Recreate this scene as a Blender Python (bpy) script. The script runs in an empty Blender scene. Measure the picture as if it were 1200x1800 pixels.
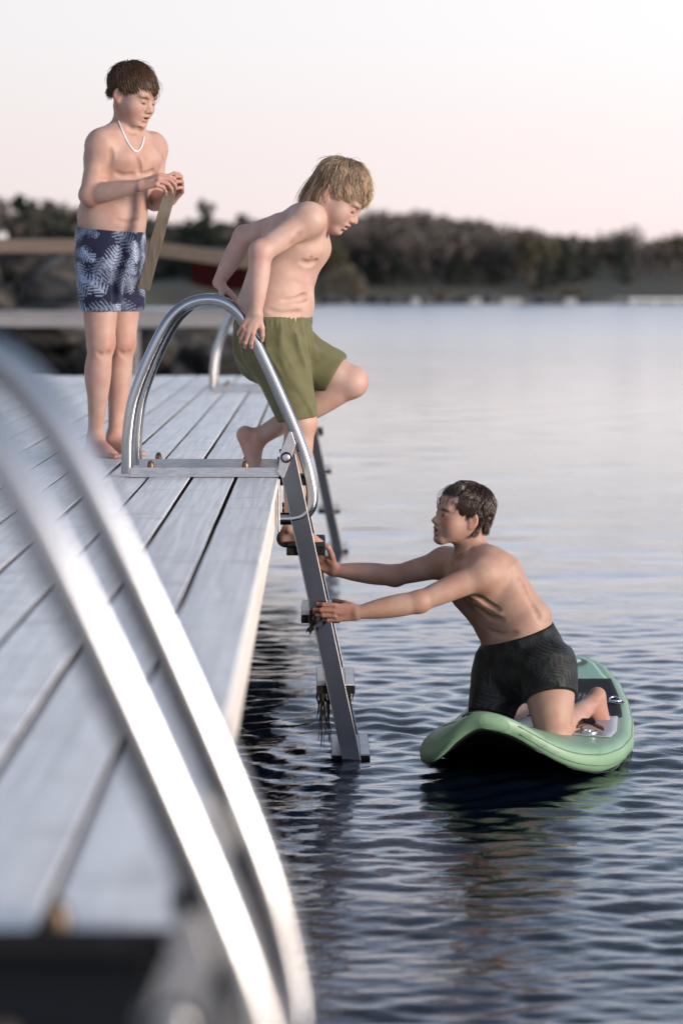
import bpy, math, random
import numpy as np
from mathutils import Vector, Matrix

# ------------------------------------------------------------------ camera, sky, sun, exposure
scene = bpy.context.scene
COL = scene.collection
R = math.radians
CAM_H = 0.67
cam_d = bpy.data.cameras.new('camera')
cam = bpy.data.objects.new('camera', cam_d)
COL.objects.link(cam)
scene.camera = cam
cam_d.sensor_fit = 'VERTICAL'
cam_d.sensor_height = 36.0
cam_d.lens = 85.0
cam_d.clip_start = 0.05
cam_d.clip_end = 4000.0
cam.location = (0.0, 0.0, CAM_H)
cam.rotation_euler = (R(90 - 5.375), 0.0, R(-0.5))
cam_d.dof.use_dof = True
cam_d.dof.focus_distance = 8.45
cam_d.dof.aperture_fstop = 2.3
scene.render.resolution_x = 682
scene.render.resolution_y = 1024

SUN_AZ = R(122)      # clockwise from +Y: to the right of and a little behind the camera
SUN_EL = R(9)
world = bpy.data.worlds.new('World')
scene.world = world
world.use_nodes = True
wt = world.node_tree
wt.nodes.clear()
w_out = wt.nodes.new('ShaderNodeOutputWorld')
w_bg = wt.nodes.new('ShaderNodeBackground')
w_sky = wt.nodes.new('ShaderNodeTexSky')
w_sky.sky_type = 'NISHITA'
w_sky.sun_disc = False
w_sky.sun_elevation = SUN_EL
w_sky.sun_rotation = SUN_AZ
w_sky.air_density = 1.0
w_sky.dust_density = 1.5
# thin high cloud veil: pale rose at the horizon, cooler overhead, mixed over the clear sky
w_tc = wt.nodes.new('ShaderNodeTexCoord')
w_sep = wt.nodes.new('ShaderNodeSeparateXYZ')
w_ramp = wt.nodes.new('ShaderNodeValToRGB')
wt.links.new(w_tc.outputs['Generated'], w_sep.inputs[0])
wt.links.new(w_sep.outputs['Z'], w_ramp.inputs[0])
cr = w_ramp.color_ramp
cr.interpolation = 'EASE'
VEIL = [(0.0, (6.7, 5.5, 5.45)), (0.045, (6.7, 6.0, 6.05)), (0.11, (6.75, 6.5, 6.65)), (0.17, (6.2, 6.9, 8.4)), (0.28, (4.0, 4.9, 6.7)), (0.5, (1.8, 2.2, 2.9)), (1.0, (1.2, 1.6, 2.2))]
while len(cr.elements) < len(VEIL):
    cr.elements.new(0.5)
for e, (p, c) in zip(cr.elements, VEIL):
    e.position = p
    e.color = (c[0] / 10, c[1] / 10, c[2] / 10, 1)
w_mul = wt.nodes.new('ShaderNodeVectorMath')
w_mul.operation = 'SCALE'
w_mul.inputs['Scale'].default_value = 10.0
wt.links.new(w_ramp.outputs[0], w_mul.inputs[0])
w_mix = wt.nodes.new('ShaderNodeMixRGB')
w_mix.inputs[0].default_value = 0.90
wt.links.new(w_sky.outputs[0], w_mix.inputs[1])
wt.links.new(w_mul.outputs[0], w_mix.inputs[2])
# the side of the sky where the sun has gone down is the brighter one
w_dot = wt.nodes.new('ShaderNodeVectorMath')
w_dot.operation = 'DOT_PRODUCT'
wt.links.new(w_tc.outputs['Generated'], w_dot.inputs[0])
w_dot.inputs[1].default_value = (math.sin(SUN_AZ), math.cos(SUN_AZ), 0.0)
w_glow = wt.nodes.new('ShaderNodeMath')
w_glow.operation = 'MULTIPLY_ADD'
w_glow.inputs[1].default_value = 0.55
w_glow.inputs[2].default_value = 1.0 + 0.55 * 0.53
wt.links.new(w_dot.outputs['Value'], w_glow.inputs[0])
w_all = wt.nodes.new('ShaderNodeVectorMath')
w_all.operation = 'SCALE'
wt.links.new(w_mix.outputs[0], w_all.inputs[0])
wt.links.new(w_glow.outputs[0], w_all.inputs['Scale'])
wt.links.new(w_all.outputs[0], w_bg.inputs['Color'])
w_bg.inputs['Strength'].default_value = 0.10
wt.links.new(w_bg.outputs[0], w_out.inputs[0])

sun_d = bpy.data.lights.new('sun', 'SUN')
sun_d.energy = 3.0
sun_d.angle = R(14)
sun_d.color = (1.0, 0.86, 0.74)
sun = bpy.data.objects.new('sun', sun_d)
COL.objects.link(sun)
to_sun = Vector((math.sin(SUN_AZ) * math.cos(SUN_EL), math.cos(SUN_AZ) * math.cos(SUN_EL), math.sin(SUN_EL)))
sun.rotation_euler = to_sun.to_track_quat('Z', 'Y').to_euler()
sun.location = to_sun * 50

vs = scene.view_settings
vs.view_transform = 'Standard'
vs.look = 'None'
vs.exposure = 0.6
vs.gamma = 1.0
vs.use_curve_mapping = False
scene.render.engine = 'CYCLES'
cy = scene.cycles
cy.use_denoising = True
cy.max_bounces = 6
cy.diffuse_bounces = 3
cy.glossy_bounces = 4
cy.transmission_bounces = 2
cy.caustics_reflective = False
cy.caustics_refractive = False
cy.sample_clamp_indirect = 4.0

# ------------------------------------------------------------------ helpers
_c = np.array(cam.rotation_euler.to_matrix())
FPX = 85.0 / 36.0 * 1800.0


def at(px, py, Y):
    """the point at distance Y ahead seen at photograph position (px, py): used to measure the place"""
    d = _c @ np.array([(px - 600.0) / FPX, (900.0 - py) / FPX, -1.0])
    return np.array([0, 0, CAM_H]) + d * (Y / d[1])


def nrm(v):
    v = np.asarray(v, float)
    return v / (np.linalg.norm(v) + 1e-12)


def node(nt, typ, **kw):
    n = nt.nodes.new(typ)
    for k, v in kw.items():
        setattr(n, k, v)
    return n


def new_mat(name, color=(0.5, 0.5, 0.5), rough=0.5, metal=0.0, spec=0.5):
    m = bpy.data.materials.new(name)
    m.use_nodes = True
    b = m.node_tree.nodes['Principled BSDF']
    b.inputs['Base Color'].default_value = (*color, 1)
    b.inputs['Roughness'].default_value = rough
    b.inputs['Metallic'].default_value = metal
    b.inputs['Specular IOR Level'].default_value = spec
    return m, m.node_tree, b


def noise_mat(name, c1, c2, scale=(5, 5, 5), rough=0.6, metal=0.0, bump=0.0, bump_d=0.01, detail=6, c3=None, rough_var=0.0, coord='Object',
              spec=0.5, ramp=(0.3, 0.7), rand=0.0):
    m, nt, b = new_mat(name, c1, rough, metal, spec)
    tc = node(nt, 'ShaderNodeTexCoord')
    mp = node(nt, 'ShaderNodeMapping')
    mp.inputs['Scale'].default_value = scale
    nt.links.new(tc.outputs[coord], mp.inputs[0])
    src = mp.outputs[0]
    if rand:
        oi = node(nt, 'ShaderNodeObjectInfo')
        add = node(nt, 'ShaderNodeVectorMath', operation='MULTIPLY_ADD')
        cmb = node(nt, 'ShaderNodeCombineXYZ')
        for k in range(3):
            nt.links.new(oi.outputs['Random'], cmb.inputs[k])
        nt.links.new(cmb.outputs[0], add.inputs[0])
        add.inputs[1].default_value = (37.0, 91.0, 53.0)
        nt.links.new(mp.outputs[0], add.inputs[2])
        src = add.outputs[0]
    nz = node(nt, 'ShaderNodeTexNoise')
    nz.inputs['Scale'].default_value = 1.0
    nz.inputs['Detail'].default_value = detail
    nz.inputs['Roughness'].default_value = 0.6
    nt.links.new(src, nz.inputs['Vector'])
    rp = node(nt, 'ShaderNodeValToRGB')
    rp.color_ramp.elements[0].position = ramp[0]
    rp.color_ramp.elements[1].position = ramp[1]
    rp.color_ramp.elements[0].color = (*c1, 1)
    rp.color_ramp.elements[1].color = (*c2, 1)
    if c3 is not None:
        e = rp.color_ramp.elements.new(0.5 * (ramp[0] + ramp[1]))
        e.color = (*c3, 1)
    nt.links.new(nz.outputs['Fac'], rp.inputs[0])
    last = rp.outputs[0]
    if rand:
        hs = node(nt, 'ShaderNodeHueSaturation')
        mr = node(nt, 'ShaderNodeMapRange')
        mr.inputs['To Min'].default_value = 1.0 - rand
        mr.inputs['To Max'].default_value = 1.0 + rand
        nt.links.new(oi.outputs['Random'], mr.inputs[0])
        nt.links.new(mr.outputs[0], hs.inputs['Value'])
        nt.links.new(last, hs.inputs['Color'])
        last = hs.outputs[0]
    nt.links.new(last, b.inputs['Base Color'])
    if rough_var:
        mr2 = node(nt, 'ShaderNodeMapRange')
        mr2.inputs['To Min'].default_value = max(0.0, rough - rough_var)
        mr2.inputs['To Max'].default_value = min(1.0, rough + rough_var)
        nt.links.new(nz.outputs['Fac'], mr2.inputs[0])
        nt.links.new(mr2.outputs[0], b.inputs['Roughness'])
    if bump:
        bp = node(nt, 'ShaderNodeBump')
        bp.inputs['Strength'].default_value = bump
        bp.inputs['Distance'].default_value = bump_d
        nt.links.new(nz.outputs['Fac'], bp.inputs['Height'])
        nt.links.new(bp.outputs[0], b.inputs['Normal'])
    return m


def mesh_np(name, V, F, smooth=True, colors=None):
    """V (n,3) float, F (m,k) int with k 3 or 4"""
    me = bpy.data.meshes.new(name)
    V = np.asarray(V, np.float32)
    F = np.asarray(F, np.int32)
    k = F.shape[1]
    me.vertices.add(len(V))
    me.vertices.foreach_set('co', V.ravel())
    me.loops.add(F.size)
    me.loops.foreach_set('vertex_index', F.ravel())
    me.polygons.add(len(F))
    me.polygons.foreach_set('loop_start', np.arange(0, F.size, k, dtype=np.int32))
    me.update(calc_edges=True)
    me.polygons.foreach_set('use_smooth', np.full(len(F), smooth, dtype=bool))
    if colors is not None:
        ca = me.color_attributes.new('tint', 'FLOAT_COLOR', 'POINT')
        c4 = np.ones((len(V), 4), np.float32)
        c4[:, :3] = colors
        ca.data.foreach_set('color', c4.ravel())
    me.update()
    return me


def link(name, me, mat=None, parent=None, loc=(0, 0, 0), rot=None):
    o = bpy.data.objects.new(name, me)
    COL.objects.link(o)
    o.location = loc
    if rot is not None:
        o.rotation_euler = rot
    if mat is not None and me is not None:
        if len(me.materials) == 0:
            me.materials.append(mat)
    if parent is not None:
        o.parent = parent
    return o


def tag(o, label=None, cat=None, group=None, kind=None):
    if label:
        o['label'] = label
    if cat:
        o['category'] = cat
    if group:
        o['group'] = group
    if kind:
        o['kind'] = kind
    return o


def empty(name, loc):
    return link(name, None, loc=tuple(loc))


def copy_tree(o, parent=None):
    c = o.copy()
    COL.objects.link(c)
    if parent is not None:
        c.parent = parent
    for ch in o.children:
        copy_tree(ch, c)
    return c


class MB:
    """collects boxes, tubes and lofts into one mesh; origin is subtracted when built"""

    def __init__(self):
        self.v = []
        self.f = []

    def add(self, V, F):
        n = len(self.v)
        self.v += [tuple(p) for p in V]
        self.f += [tuple(i + n for i in q) for q in F]

    def box(self, lo, hi, M=None, c=None):
        x0, y0, z0 = lo
        x1, y1, z1 = hi
        V = np.array([(x0, y0, z0), (x1, y0, z0), (x1, y1, z0), (x0, y1, z0), (x0, y0, z1), (x1, y0, z1), (x1, y1, z1), (x0, y1, z1)], float)
        if M is not None:
            V = V @ np.asarray(M).T
        if c is not None:
            V = V + np.asarray(c)
        self.add(V, [(0, 3, 2, 1), (4, 5, 6, 7), (0, 1, 5, 4), (1, 2, 6, 5), (2, 3, 7, 6), (3, 0, 4, 7)])

    def tube(self, path, rad, seg=16, caps=True, squash=None):
        P = np.asarray(path, float)
        n = len(P)
        rad = np.broadcast_to(np.asarray(rad, float), (n,))
        T = np.gradient(P, axis=0)
        T /= np.linalg.norm(T, axis=1)[:, None] + 1e-12
        ref = np.array([0, 0, 1.0]) if abs(T[0][2]) < 0.9 else np.array([0, 1.0, 0])
        u = nrm(np.cross(T[0], ref))
        V = []
        for i in range(n):
            u = nrm(u - T[i] * np.dot(u, T[i]))
            w = np.cross(T[i], u)
            for k in range(seg):
                a = 2 * math.pi * k / seg
                V.append(P[i] + rad[i] * (math.cos(a) * u + math.sin(a) * w))
        F = []
        for i in range(n - 1):
            for k in range(seg):
                k2 = (k + 1) % seg
                F.append((i * seg + k, i * seg + k2, (i + 1) * seg + k2, (i + 1) * seg + k))
        if caps:
            F.append(tuple(range(seg - 1, -1, -1)))
            F.append(tuple((n - 1) * seg + k for k in range(seg)))
        self.add(V, F)

    def cyl(self, a, b, r, seg=16):
        self.tube([a, b], r, seg)

    def lathe(self, prof, c, axis=(0, 0, 1), seg=20):
        ax = nrm(axis)
        ref = np.array([1.0, 0, 0]) if abs(ax[0]) < 0.9 else np.array([0, 1.0, 0])
        u = nrm(np.cross(ax, ref))
        w = np.cross(ax, u)
        V = []
        for r_, h in prof:
            for k in range(seg):
                a = 2 * math.pi * k / seg
                V.append(np.asarray(c) + ax * h + r_ * (math.cos(a) * u + math.sin(a) * w))
        F = []
        n = len(prof)
        for i in range(n - 1):
            for k in range(seg):
                k2 = (k + 1) % seg
                F.append((i * seg + k, i * seg + k2, (i + 1) * seg + k2, (i + 1) * seg + k))
        F.append(tuple(range(seg - 1, -1, -1)))
        F.append(tuple((n - 1) * seg + k for k in range(seg)))
        self.add(V, F)

    def build(self, name, mat, parent=None, origin=None, smooth=False, bevel=0.0, auto=None, bseg=2):
        me = bpy.data.meshes.new(name)
        V = np.array(self.v, float)
        o0 = np.zeros(3)
        if origin is not None:
            o0 = np.asarray(origin, float)
        elif parent is not None:
            o0 = np.array(parent.matrix_world.translation) if parent.parent else np.array(parent.location)
        V = V - o0
        me.from_pydata([tuple(p) for p in V], [], self.f)
        me.update()
        if smooth:
            me.polygons.foreach_set('use_smooth', [True] * len(me.polygons))
            if auto is not None:
                try:
                    me.set_sharp_from_angle(angle=R(auto))
                except Exception:
                    pass
        ob = link(name, me, mat, parent, loc=tuple(o0) if parent is None else (0, 0, 0))
        if bevel:
            md = ob.modifiers.new('bevel', 'BEVEL')
            md.width = bevel
            md.segments = bseg
            md.limit_method = 'ANGLE'
        return ob


def catmull(P, n=8, closed=False):
    P = np.asarray(P, float)
    Q = np.vstack([2 * P[0] - P[1], P, 2 * P[-1] - P[-2]])
    out = []
    for i in range(1, len(Q) - 2):
        p0, p1, p2, p3 = Q[i - 1], Q[i], Q[i + 1], Q[i + 2]
        for t in np.linspace(0, 1, n, endpoint=False):
            out.append(0.5 * ((2 * p1) + (-p0 + p2) * t + (2 * p0 - 5 * p1 + 4 * p2 - p3) * t * t + (-p0 + 3 * p1 - 3 * p2 + p3) * t ** 3))
    out.append(P[-1])
    return np.array(out)


rng = np.random.default_rng(7)
random.seed(7)
# ------------------------------------------------------------------ materials of the place
DECK_Z = 0.0
WATER_Z = -1.0


def wood_mat(name, light, dark, stain, gscale=(60, 1.2, 60), rough=0.55, bump=0.25, spec=0.5, axis_coord='Object', rand=0.10):
    """weathered timber: long grain streaks, blotches of stain, a little relief"""
    m, nt, b = new_mat(name, light, rough, 0, spec)
    tc = node(nt, 'ShaderNodeTexCoord')
    oi = node(nt, 'ShaderNodeObjectInfo')
    off = node(nt, 'ShaderNodeVectorMath', operation='SCALE')
    off.inputs[0].default_value = (13.0, 29.0, 7.0)
    nt.links.new(oi.outputs['Random'], off.inputs['Scale'])
    add = node(nt, 'ShaderNodeVectorMath', operation='ADD')
    nt.links.new(tc.outputs[axis_coord], add.inputs[0])
    nt.links.new(off.outputs[0], add.inputs[1])
    m1 = node(nt, 'ShaderNodeMapping')
    m1.inputs['Scale'].default_value = gscale
    nt.links.new(add.outputs[0], m1.inputs[0])
    n1 = node(nt, 'ShaderNodeTexNoise')
    n1.inputs['Scale'].default_value = 1.0
    n1.inputs['Detail'].default_value = 8
    n1.inputs['Roughness'].default_value = 0.65
    n1.inputs['Distortion'].default_value = 0.6
    nt.links.new(m1.outputs[0], n1.inputs['Vector'])
    m2 = node(nt, 'ShaderNodeMapping')
    m2.inputs['Scale'].default_value = (5.0, 9.0, 6.0)
    nt.links.new(add.outputs[0], m2.inputs[0])
    n2 = node(nt, 'ShaderNodeTexNoise')
    n2.inputs['Scale'].default_value = 1.0
    n2.inputs['Detail'].default_value = 8
    nt.links.new(m2.outputs[0], n2.inputs['Vector'])
    r1 = node(nt, 'ShaderNodeValToRGB')
    r1.color_ramp.elements[0].position = 0.30
    r1.color_ramp.elements[1].position = 0.62
    r1.color_ramp.elements[0].color = (*dark, 1)
    r1.color_ramp.elements[1].color = (*light, 1)
    nt.links.new(n1.outputs['Fac'], r1.inputs[0])
    r2 = node(nt, 'ShaderNodeValToRGB')
    r2.color_ramp.elements[0].position = 0.56
    r2.color_ramp.elements[1].position = 0.74
    r2.color_ramp.elements[0].color = (0, 0, 0, 1)
    r2.color_ramp.elements[1].color = (1, 1, 1, 1)
    nt.links.new(n2.outputs['Fac'], r2.inputs[0])
    mx = node(nt, 'ShaderNodeMixRGB')
    nt.links.new(r2.outputs[0], mx.inputs[0])
    nt.links.new(r1.outputs[0], mx.inputs[1])
    mx.inputs[2].default_value = (*stain, 1)
    hs = node(nt, 'ShaderNodeHueSaturation')
    mr = node(nt, 'ShaderNodeMapRange')
    mr.inputs['To Min'].default_value = 1.0 - rand
    mr.inputs['To Max'].default_value = 1.0 + rand
    nt.links.new(oi.outputs['Random'], mr.inputs[0])
    nt.links.new(mr.outputs[0], hs.inputs['Value'])
    nt.links.new(mx.outputs[0], hs.inputs['Color'])
    nt.links.new(hs.outputs[0], b.inputs['Base Color'])
    bp = node(nt, 'ShaderNodeBump')
    bp.inputs['Strength'].default_value = bump
    bp.inputs['Distance'].default_value = 0.004
    nt.links.new(n1.outputs['Fac'], bp.inputs['Height'])
    nt.links.new(bp.outputs[0], b.inputs['Normal'])
    return m


M_PLANK = wood_mat('bleached_planks', (0.86, 0.84, 0.82), (0.56, 0.545, 0.535), (0.52, 0.495, 0.475), gscale=(70, 1.6, 70), rough=0.42, bump=0.35, rand=0.07)
M_FASCIA = wood_mat('pale_fascia', (0.74, 0.70, 0.64), (0.52, 0.47, 0.41), (0.60, 0.55, 0.49), gscale=(40, 1.4, 60), rough=0.5)
M_PLANKSIDE = wood_mat('dark_plank_side', (0.07, 0.065, 0.06), (0.03, 0.028, 0.026), (0.04, 0.038, 0.035), rough=0.9, spec=0.1)  # side faces along the gaps, much darker than the plank tops
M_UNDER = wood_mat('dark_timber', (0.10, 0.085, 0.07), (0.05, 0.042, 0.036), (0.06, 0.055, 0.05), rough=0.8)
M_PILE = noise_mat('wet_pile', (0.05, 0.045, 0.04), (0.10, 0.09, 0.07), (20, 20, 2), 0.6, bump=0.3)


def steel_mat(name, base=(0.62, 0.63, 0.65), rough=0.27, stretch=(60, 60, 60), streak=0.06):
    m, nt, b = new_mat(name, base, rough, 1.0)
    tc = node(nt, 'ShaderNodeTexCoord')
    mp = node(nt, 'ShaderNodeMapping')
    mp.inputs['Scale'].default_value = stretch
    nt.links.new(tc.outputs['Object'], mp.inputs[0])
    nz = node(nt, 'ShaderNodeTexNoise')
    nz.inputs['Scale'].default_value = 1.0
    nz.inputs['Detail'].default_value = 6
    nt.links.new(mp.outputs[0], nz.inputs['Vector'])
    mr = node(nt, 'ShaderNodeMapRange')
    mr.inputs['To Min'].default_value = rough - 0.04
    mr.inputs['To Max'].default_value = rough + 0.08
    nt.links.new(nz.outputs['Fac'], mr.inputs[0])
    nt.links.new(mr.outputs[0], b.inputs['Roughness'])
    rp = node(nt, 'ShaderNodeValToRGB')
    rp.color_ramp.elements[0].position = 0.3
    rp.color_ramp.elements[1].position = 0.7
    rp.color_ramp.elements[0].color = (*[c * (1 - streak * 3) for c in base], 1)
    rp.color_ramp.elements[1].color = (*base, 1)
    nt.links.new(nz.outputs['Fac'], rp.inputs[0])
    nt.links.new(rp.outputs[0], b.inputs['Base Color'])
    bp = node(nt, 'ShaderNodeBump')
    bp.inputs['Strength'].default_value = 0.02
    bp.inputs['Distance'].default_value = 0.001
    nt.links.new(nz.outputs['Fac'], bp.inputs['Height'])
    nt.links.new(bp.outputs[0], b.inputs['Normal'])
    return m


M_TUBE = steel_mat('brushed_steel_tube', (0.34, 0.35, 0.37), 0.17, (5, 5, 5), 0.03)
M_RAIL = steel_mat('galvanised_rail', (0.50, 0.51, 0.53), 0.42, (30, 60, 200), 0.1)
M_DARKRAIL = noise_mat('dark_reflection_rail', (0.006, 0.006, 0.008), (0.012, 0.012, 0.016), (30, 30, 30), 0.7, spec=0.15)  # close ladder's rails: a dark reflection put into the steel's colour
M_STILE = steel_mat('wet_aluminium_stile', (0.115, 0.125, 0.15), 0.27, (9, 9, 3), 0.08)
M_PLATE = steel_mat('hinge_plate', (0.48, 0.48, 0.49), 0.38, (50, 50, 50), 0.05)
M_RUBBER, _, _ = new_mat('black_rubber', (0.006, 0.006, 0.007), 0.8, 0, 0.1)
M_BRASS = noise_mat('rusty_brass_nut', (0.07, 0.04, 0.025), (0.24, 0.17, 0.11), (90, 90, 90), 0.45, metal=0.8)
M_TREAD = noise_mat('shaded_algae_tread', (0.004, 0.004, 0.004), (0.014, 0.013, 0.011), (60, 60, 60), 0.7, bump=0.6, spec=0.2)  # algae, with the shade on the tread sides put into the colour
M_TREADTOP = noise_mat('pale_tread_top', (0.46, 0.46, 0.47), (0.72, 0.72, 0.73), (24, 24, 24), 0.35, bump=0.2)
M_WEED = noise_mat('seaweed', (0.008, 0.007, 0.005), (0.03, 0.022, 0.012), (60, 60, 60), 0.35)

# ------------------------------------------------------------------ water
def build_water():
    ys = [1.0]
    while ys[-1] < 700.0:
        y = ys[-1]
        ys.append(y + (0.05 if y < 4.6 else 0.0023 * y if y < 12 else 0.0042 * y))
    ys = np.array(ys)
    ys = np.concatenate([np.array([-60, -30, -15, -8, -4, -1.5, 0.0]), ys])
    xs = [0.0]
    while xs[-1] < 420.0:
        x = xs[-1]
        xs.append(x + (0.019 if x < 2.2 else 0.019 + (x - 2.2) * 0.04))
    xr = np.array(xs)
    xs = np.concatenate([-xr[:0:-1], xr]) + 0.4
    X, Y = np.meshgrid(xs.astype(np.float32), ys.astype(np.float32))
    sp = np.maximum(np.gradient(ys)[:, None], 0.5 * np.gradient(xs)[None, :])
    Z = np.zeros_like(X)
    XX, YY = X, Y
    r = np.random.default_rng(11)
    lam = np.concatenate([0.058 * (0.20 / 0.058) ** r.random(90), 0.20 * (1.3 / 0.20) ** r.random(28)])
    for i, L in enumerate(lam):
        th = R(-82) + r.normal(0, 0.46)
        k = 2 * math.pi / L
        slope = 0.0160 if L < 0.20 else 0.0070
        a = slope / k * (0.6 + 0.8 * r.random())
        ph = r.random() * 6.283
        nr = int(np.searchsorted(sp[7:, sp.shape[1] // 2], L / 2.6)) + 7
        X, Y = XX[:nr], YY[:nr]
        fade = np.clip((L / sp[:nr] - 2.6) / 2.5, 0, 1).astype(np.float32)
        arg = k * (math.cos(th) * X + math.sin(th) * Y) + ph
        arg = arg + 1.3 * np.sin(1.4 * math.sin(i * 2.1) * X + 1.5 * math.cos(i * 1.7) * Y + i) + 0.7 * np.sin(3.1 * math.cos(i) * X + 2.7 * math.sin(i * 1.3) * Y)
        Z[:nr] += fade * a * np.sin(arg)
    X, Y = XX, YY
    # rings spreading from the board and the ladder
    for cx, cy, a0, L in ((1.05, 9.2, 0.005, 0.20), (0.14, 8.6, 0.0035, 0.15)):
        d = np.hypot(X - cx, Y - cy)
        Z += a0 * np.exp(-((d - 0.7) / 0.45) ** 2) * np.sin(2 * math.pi * d / L)
    # wind patches: calmer and livelier lanes
    patch = 0.80 + 0.30 * np.sin(0.23 * X + 1.3 * np.sin(0.11 * Y)) * np.sin(0.17 * Y + 0.4 * X) + 0.12 * np.sin(0.9 * Y + 0.5 * X)
    Z *= patch
    V = np.stack([X, Y, Z + WATER_Z], -1).reshape(-1, 3)
    ny, nx = X.shape
    i = np.arange(ny - 1)[:, None] * nx + np.arange(nx - 1)[None, :]
    F = np.stack([i, i + 1, i + nx + 1, i + nx], -1).reshape(-1, 4)
    me = mesh_np('water', V, F)
    m, nt, b = new_mat('sea_water', (0.0025, 0.006, 0.013), 0.03, 0, 0.5)
    b.inputs['IOR'].default_value = 1.333
    tc = node(nt, 'ShaderNodeTexCoord')
    hs = []
    for sc_, st in (((16.0, 26.0, 1.0), 1.0), ((1.1, 2.6, 1.0), 5.0)):
        mp = node(nt, 'ShaderNodeMapping')
        mp.inputs['Scale'].default_value = sc_
        mp.inputs['Rotation'].default_value = (0, 0, 0.15)
        nt.links.new(tc.outputs['Object'], mp.inputs[0])
        nz = node(nt, 'ShaderNodeTexNoise')
        nz.inputs['Scale'].default_value = 1.0
        nz.inputs['Detail'].default_value = 4
        nz.inputs['Roughness'].default_value = 0.5
        nt.links.new(mp.outputs[0], nz.inputs['Vector'])
        hs.append((nz.outputs['Fac'], st))
    mul = node(nt, 'ShaderNodeMath', operation='MULTIPLY_ADD')
    nt.links.new(hs[1][0], mul.inputs[0])
    mul.inputs[1].default_value = 4.0
    nt.links.new(hs[0][0], mul.inputs[2])
    bp = node(nt, 'ShaderNodeBump')
    bp.inputs['Strength'].default_value = 1.0
    # livelier ripples out on the open water
    sepw = node(nt, 'ShaderNodeSeparateXYZ')
    nt.links.new(tc.outputs['Object'], sepw.inputs[0])
    far_w = node(nt, 'ShaderNodeMapRange')
    far_w.inputs['From Min'].default_value = 9.0
    far_w.inputs['From Max'].default_value = 45.0
    far_w.inputs['To Min'].default_value = 0.0045
    far_w.inputs['To Max'].default_value = 0.0050
    nt.links.new(sepw.outputs['Y'], far_w.inputs['Value'])
    nt.links.new(far_w.outputs[0], bp.inputs['Distance'])
    far_r = node(nt, 'ShaderNodeMapRange')
    far_r.inputs['From Min'].default_value = 7.0
    far_r.inputs['From Max'].default_value = 60.0
    far_r.inputs['To Min'].default_value = 0.03
    far_r.inputs['To Max'].default_value = 0.22
    nt.links.new(sepw.outputs['Y'], far_r.inputs['Value'])
    nt.links.new(far_r.outputs[0], b.inputs['Roughness'])
    far_c = node(nt, 'ShaderNodeMapRange')  # extra coat, stronger with distance, added to brighten the water's reflection
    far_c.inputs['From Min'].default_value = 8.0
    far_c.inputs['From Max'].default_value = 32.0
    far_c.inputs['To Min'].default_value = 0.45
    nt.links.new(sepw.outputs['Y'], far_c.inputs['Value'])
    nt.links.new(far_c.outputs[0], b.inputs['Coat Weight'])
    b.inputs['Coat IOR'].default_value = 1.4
    far_q = node(nt, 'ShaderNodeMapRange')
    far_q.inputs['From Min'].default_value = 15.0
    far_q.inputs['From Max'].default_value = 120.0
    far_q.inputs['To Min'].default_value = 0.07
    far_q.inputs['To Max'].default_value = 0.30
    nt.links.new(sepw.outputs['Y'], far_q.inputs['Value'])
    nt.links.new(far_q.outputs[0], b.inputs['Coat Roughness'])
    nt.links.new(mul.outputs[0], bp.inputs['Height'])
    nt.links.new(bp.outputs[0], b.inputs['Normal'])
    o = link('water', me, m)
    tag(o, 'rippled dark blue sea reflecting the pale evening sky', kind='structure')


build_water()

# ------------------------------------------------------------------ jetty
EDGE = -0.149
PITCH = 0.152
DECK_Y0, DECK_Y1 = -1.5, 17.9


def plank_mesh(seed, outer=False):
    r = np.random.default_rng(seed)
    n = 60
    L = DECK_Y1 - DECK_Y0
    w = PITCH - 0.011
    ysl = np.linspace(0, L, n)
    prof = [(-w / 2, -0.032), (-w / 2, -0.0025), (-w / 2 + 0.002, 0.0), (-w / 4, 0.0008), (w / 4, 0.0008), (w / 2 - 0.002, 0.0), (w / 2, -0.0025), (w / 2, -0.032)]
    V, F = [], []
    side = np.cumsum(r.normal(0, 0.0006, n))
    side -= np.linspace(side[0], side[-1], n)
    up = r.normal(0, 0.0006, n)
    for i, y in enumerate(ysl):
        for x, z in prof:
            V.append((x + side[i] * 0.5, y, z + up[i]))
    k = len(prof)
    for i in range(n - 1):
        for j in range(k):
            j2 = (j + 1) % k
            F.append((i * k + j, i * k + j2, (i + 1) * k + j2, (i + 1) * k + j))
    F.append(tuple(range(k)))
    F.append(tuple((n - 1) * k + j for j in range(k - 1, -1, -1)))
    me = bpy.data.meshes.new('plank')
    me.from_pydata(V, [], F)
    me.materials.append(M_PLANK)
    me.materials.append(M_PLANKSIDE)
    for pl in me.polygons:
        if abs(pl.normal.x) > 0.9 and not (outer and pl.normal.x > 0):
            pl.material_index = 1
    me.update()
    return me


jetty = empty('jetty', (EDGE, DECK_Y0, 0))
tag(jetty, 'pale weathered plank jetty with a cream edge board above the dark water', 'jetty')
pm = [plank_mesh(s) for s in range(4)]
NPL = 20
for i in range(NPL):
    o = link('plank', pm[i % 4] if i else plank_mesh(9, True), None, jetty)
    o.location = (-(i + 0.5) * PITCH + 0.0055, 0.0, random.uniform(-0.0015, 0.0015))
b = MB()
b.box((EDGE - 0.045, DECK_Y0 + 0.02, -0.185), (EDGE - 0.009, DECK_Y1 - 0.02, -0.035))
b.build('edge_board', M_FASCIA, jetty, bevel=0.004)
b = MB()
b.box((EDGE - NPL * PITCH, DECK_Y1 - 0.06, -0.185), (EDGE - 0.06, DECK_Y1 - 0.02, -0.035))
b.build('end_board', M_FASCIA, jetty, bevel=0.004)
yj = DECK_Y0 + 0.4
while yj < DECK_Y1 - 0.2:
    b = MB()
    b.box((EDGE - NPL * PITCH + 0.02, yj, -0.19), (EDGE - 0.05, yj + 0.07, -0.036))
    b.build('joist', M_UNDER, jetty)
    yj += 0.62
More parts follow.
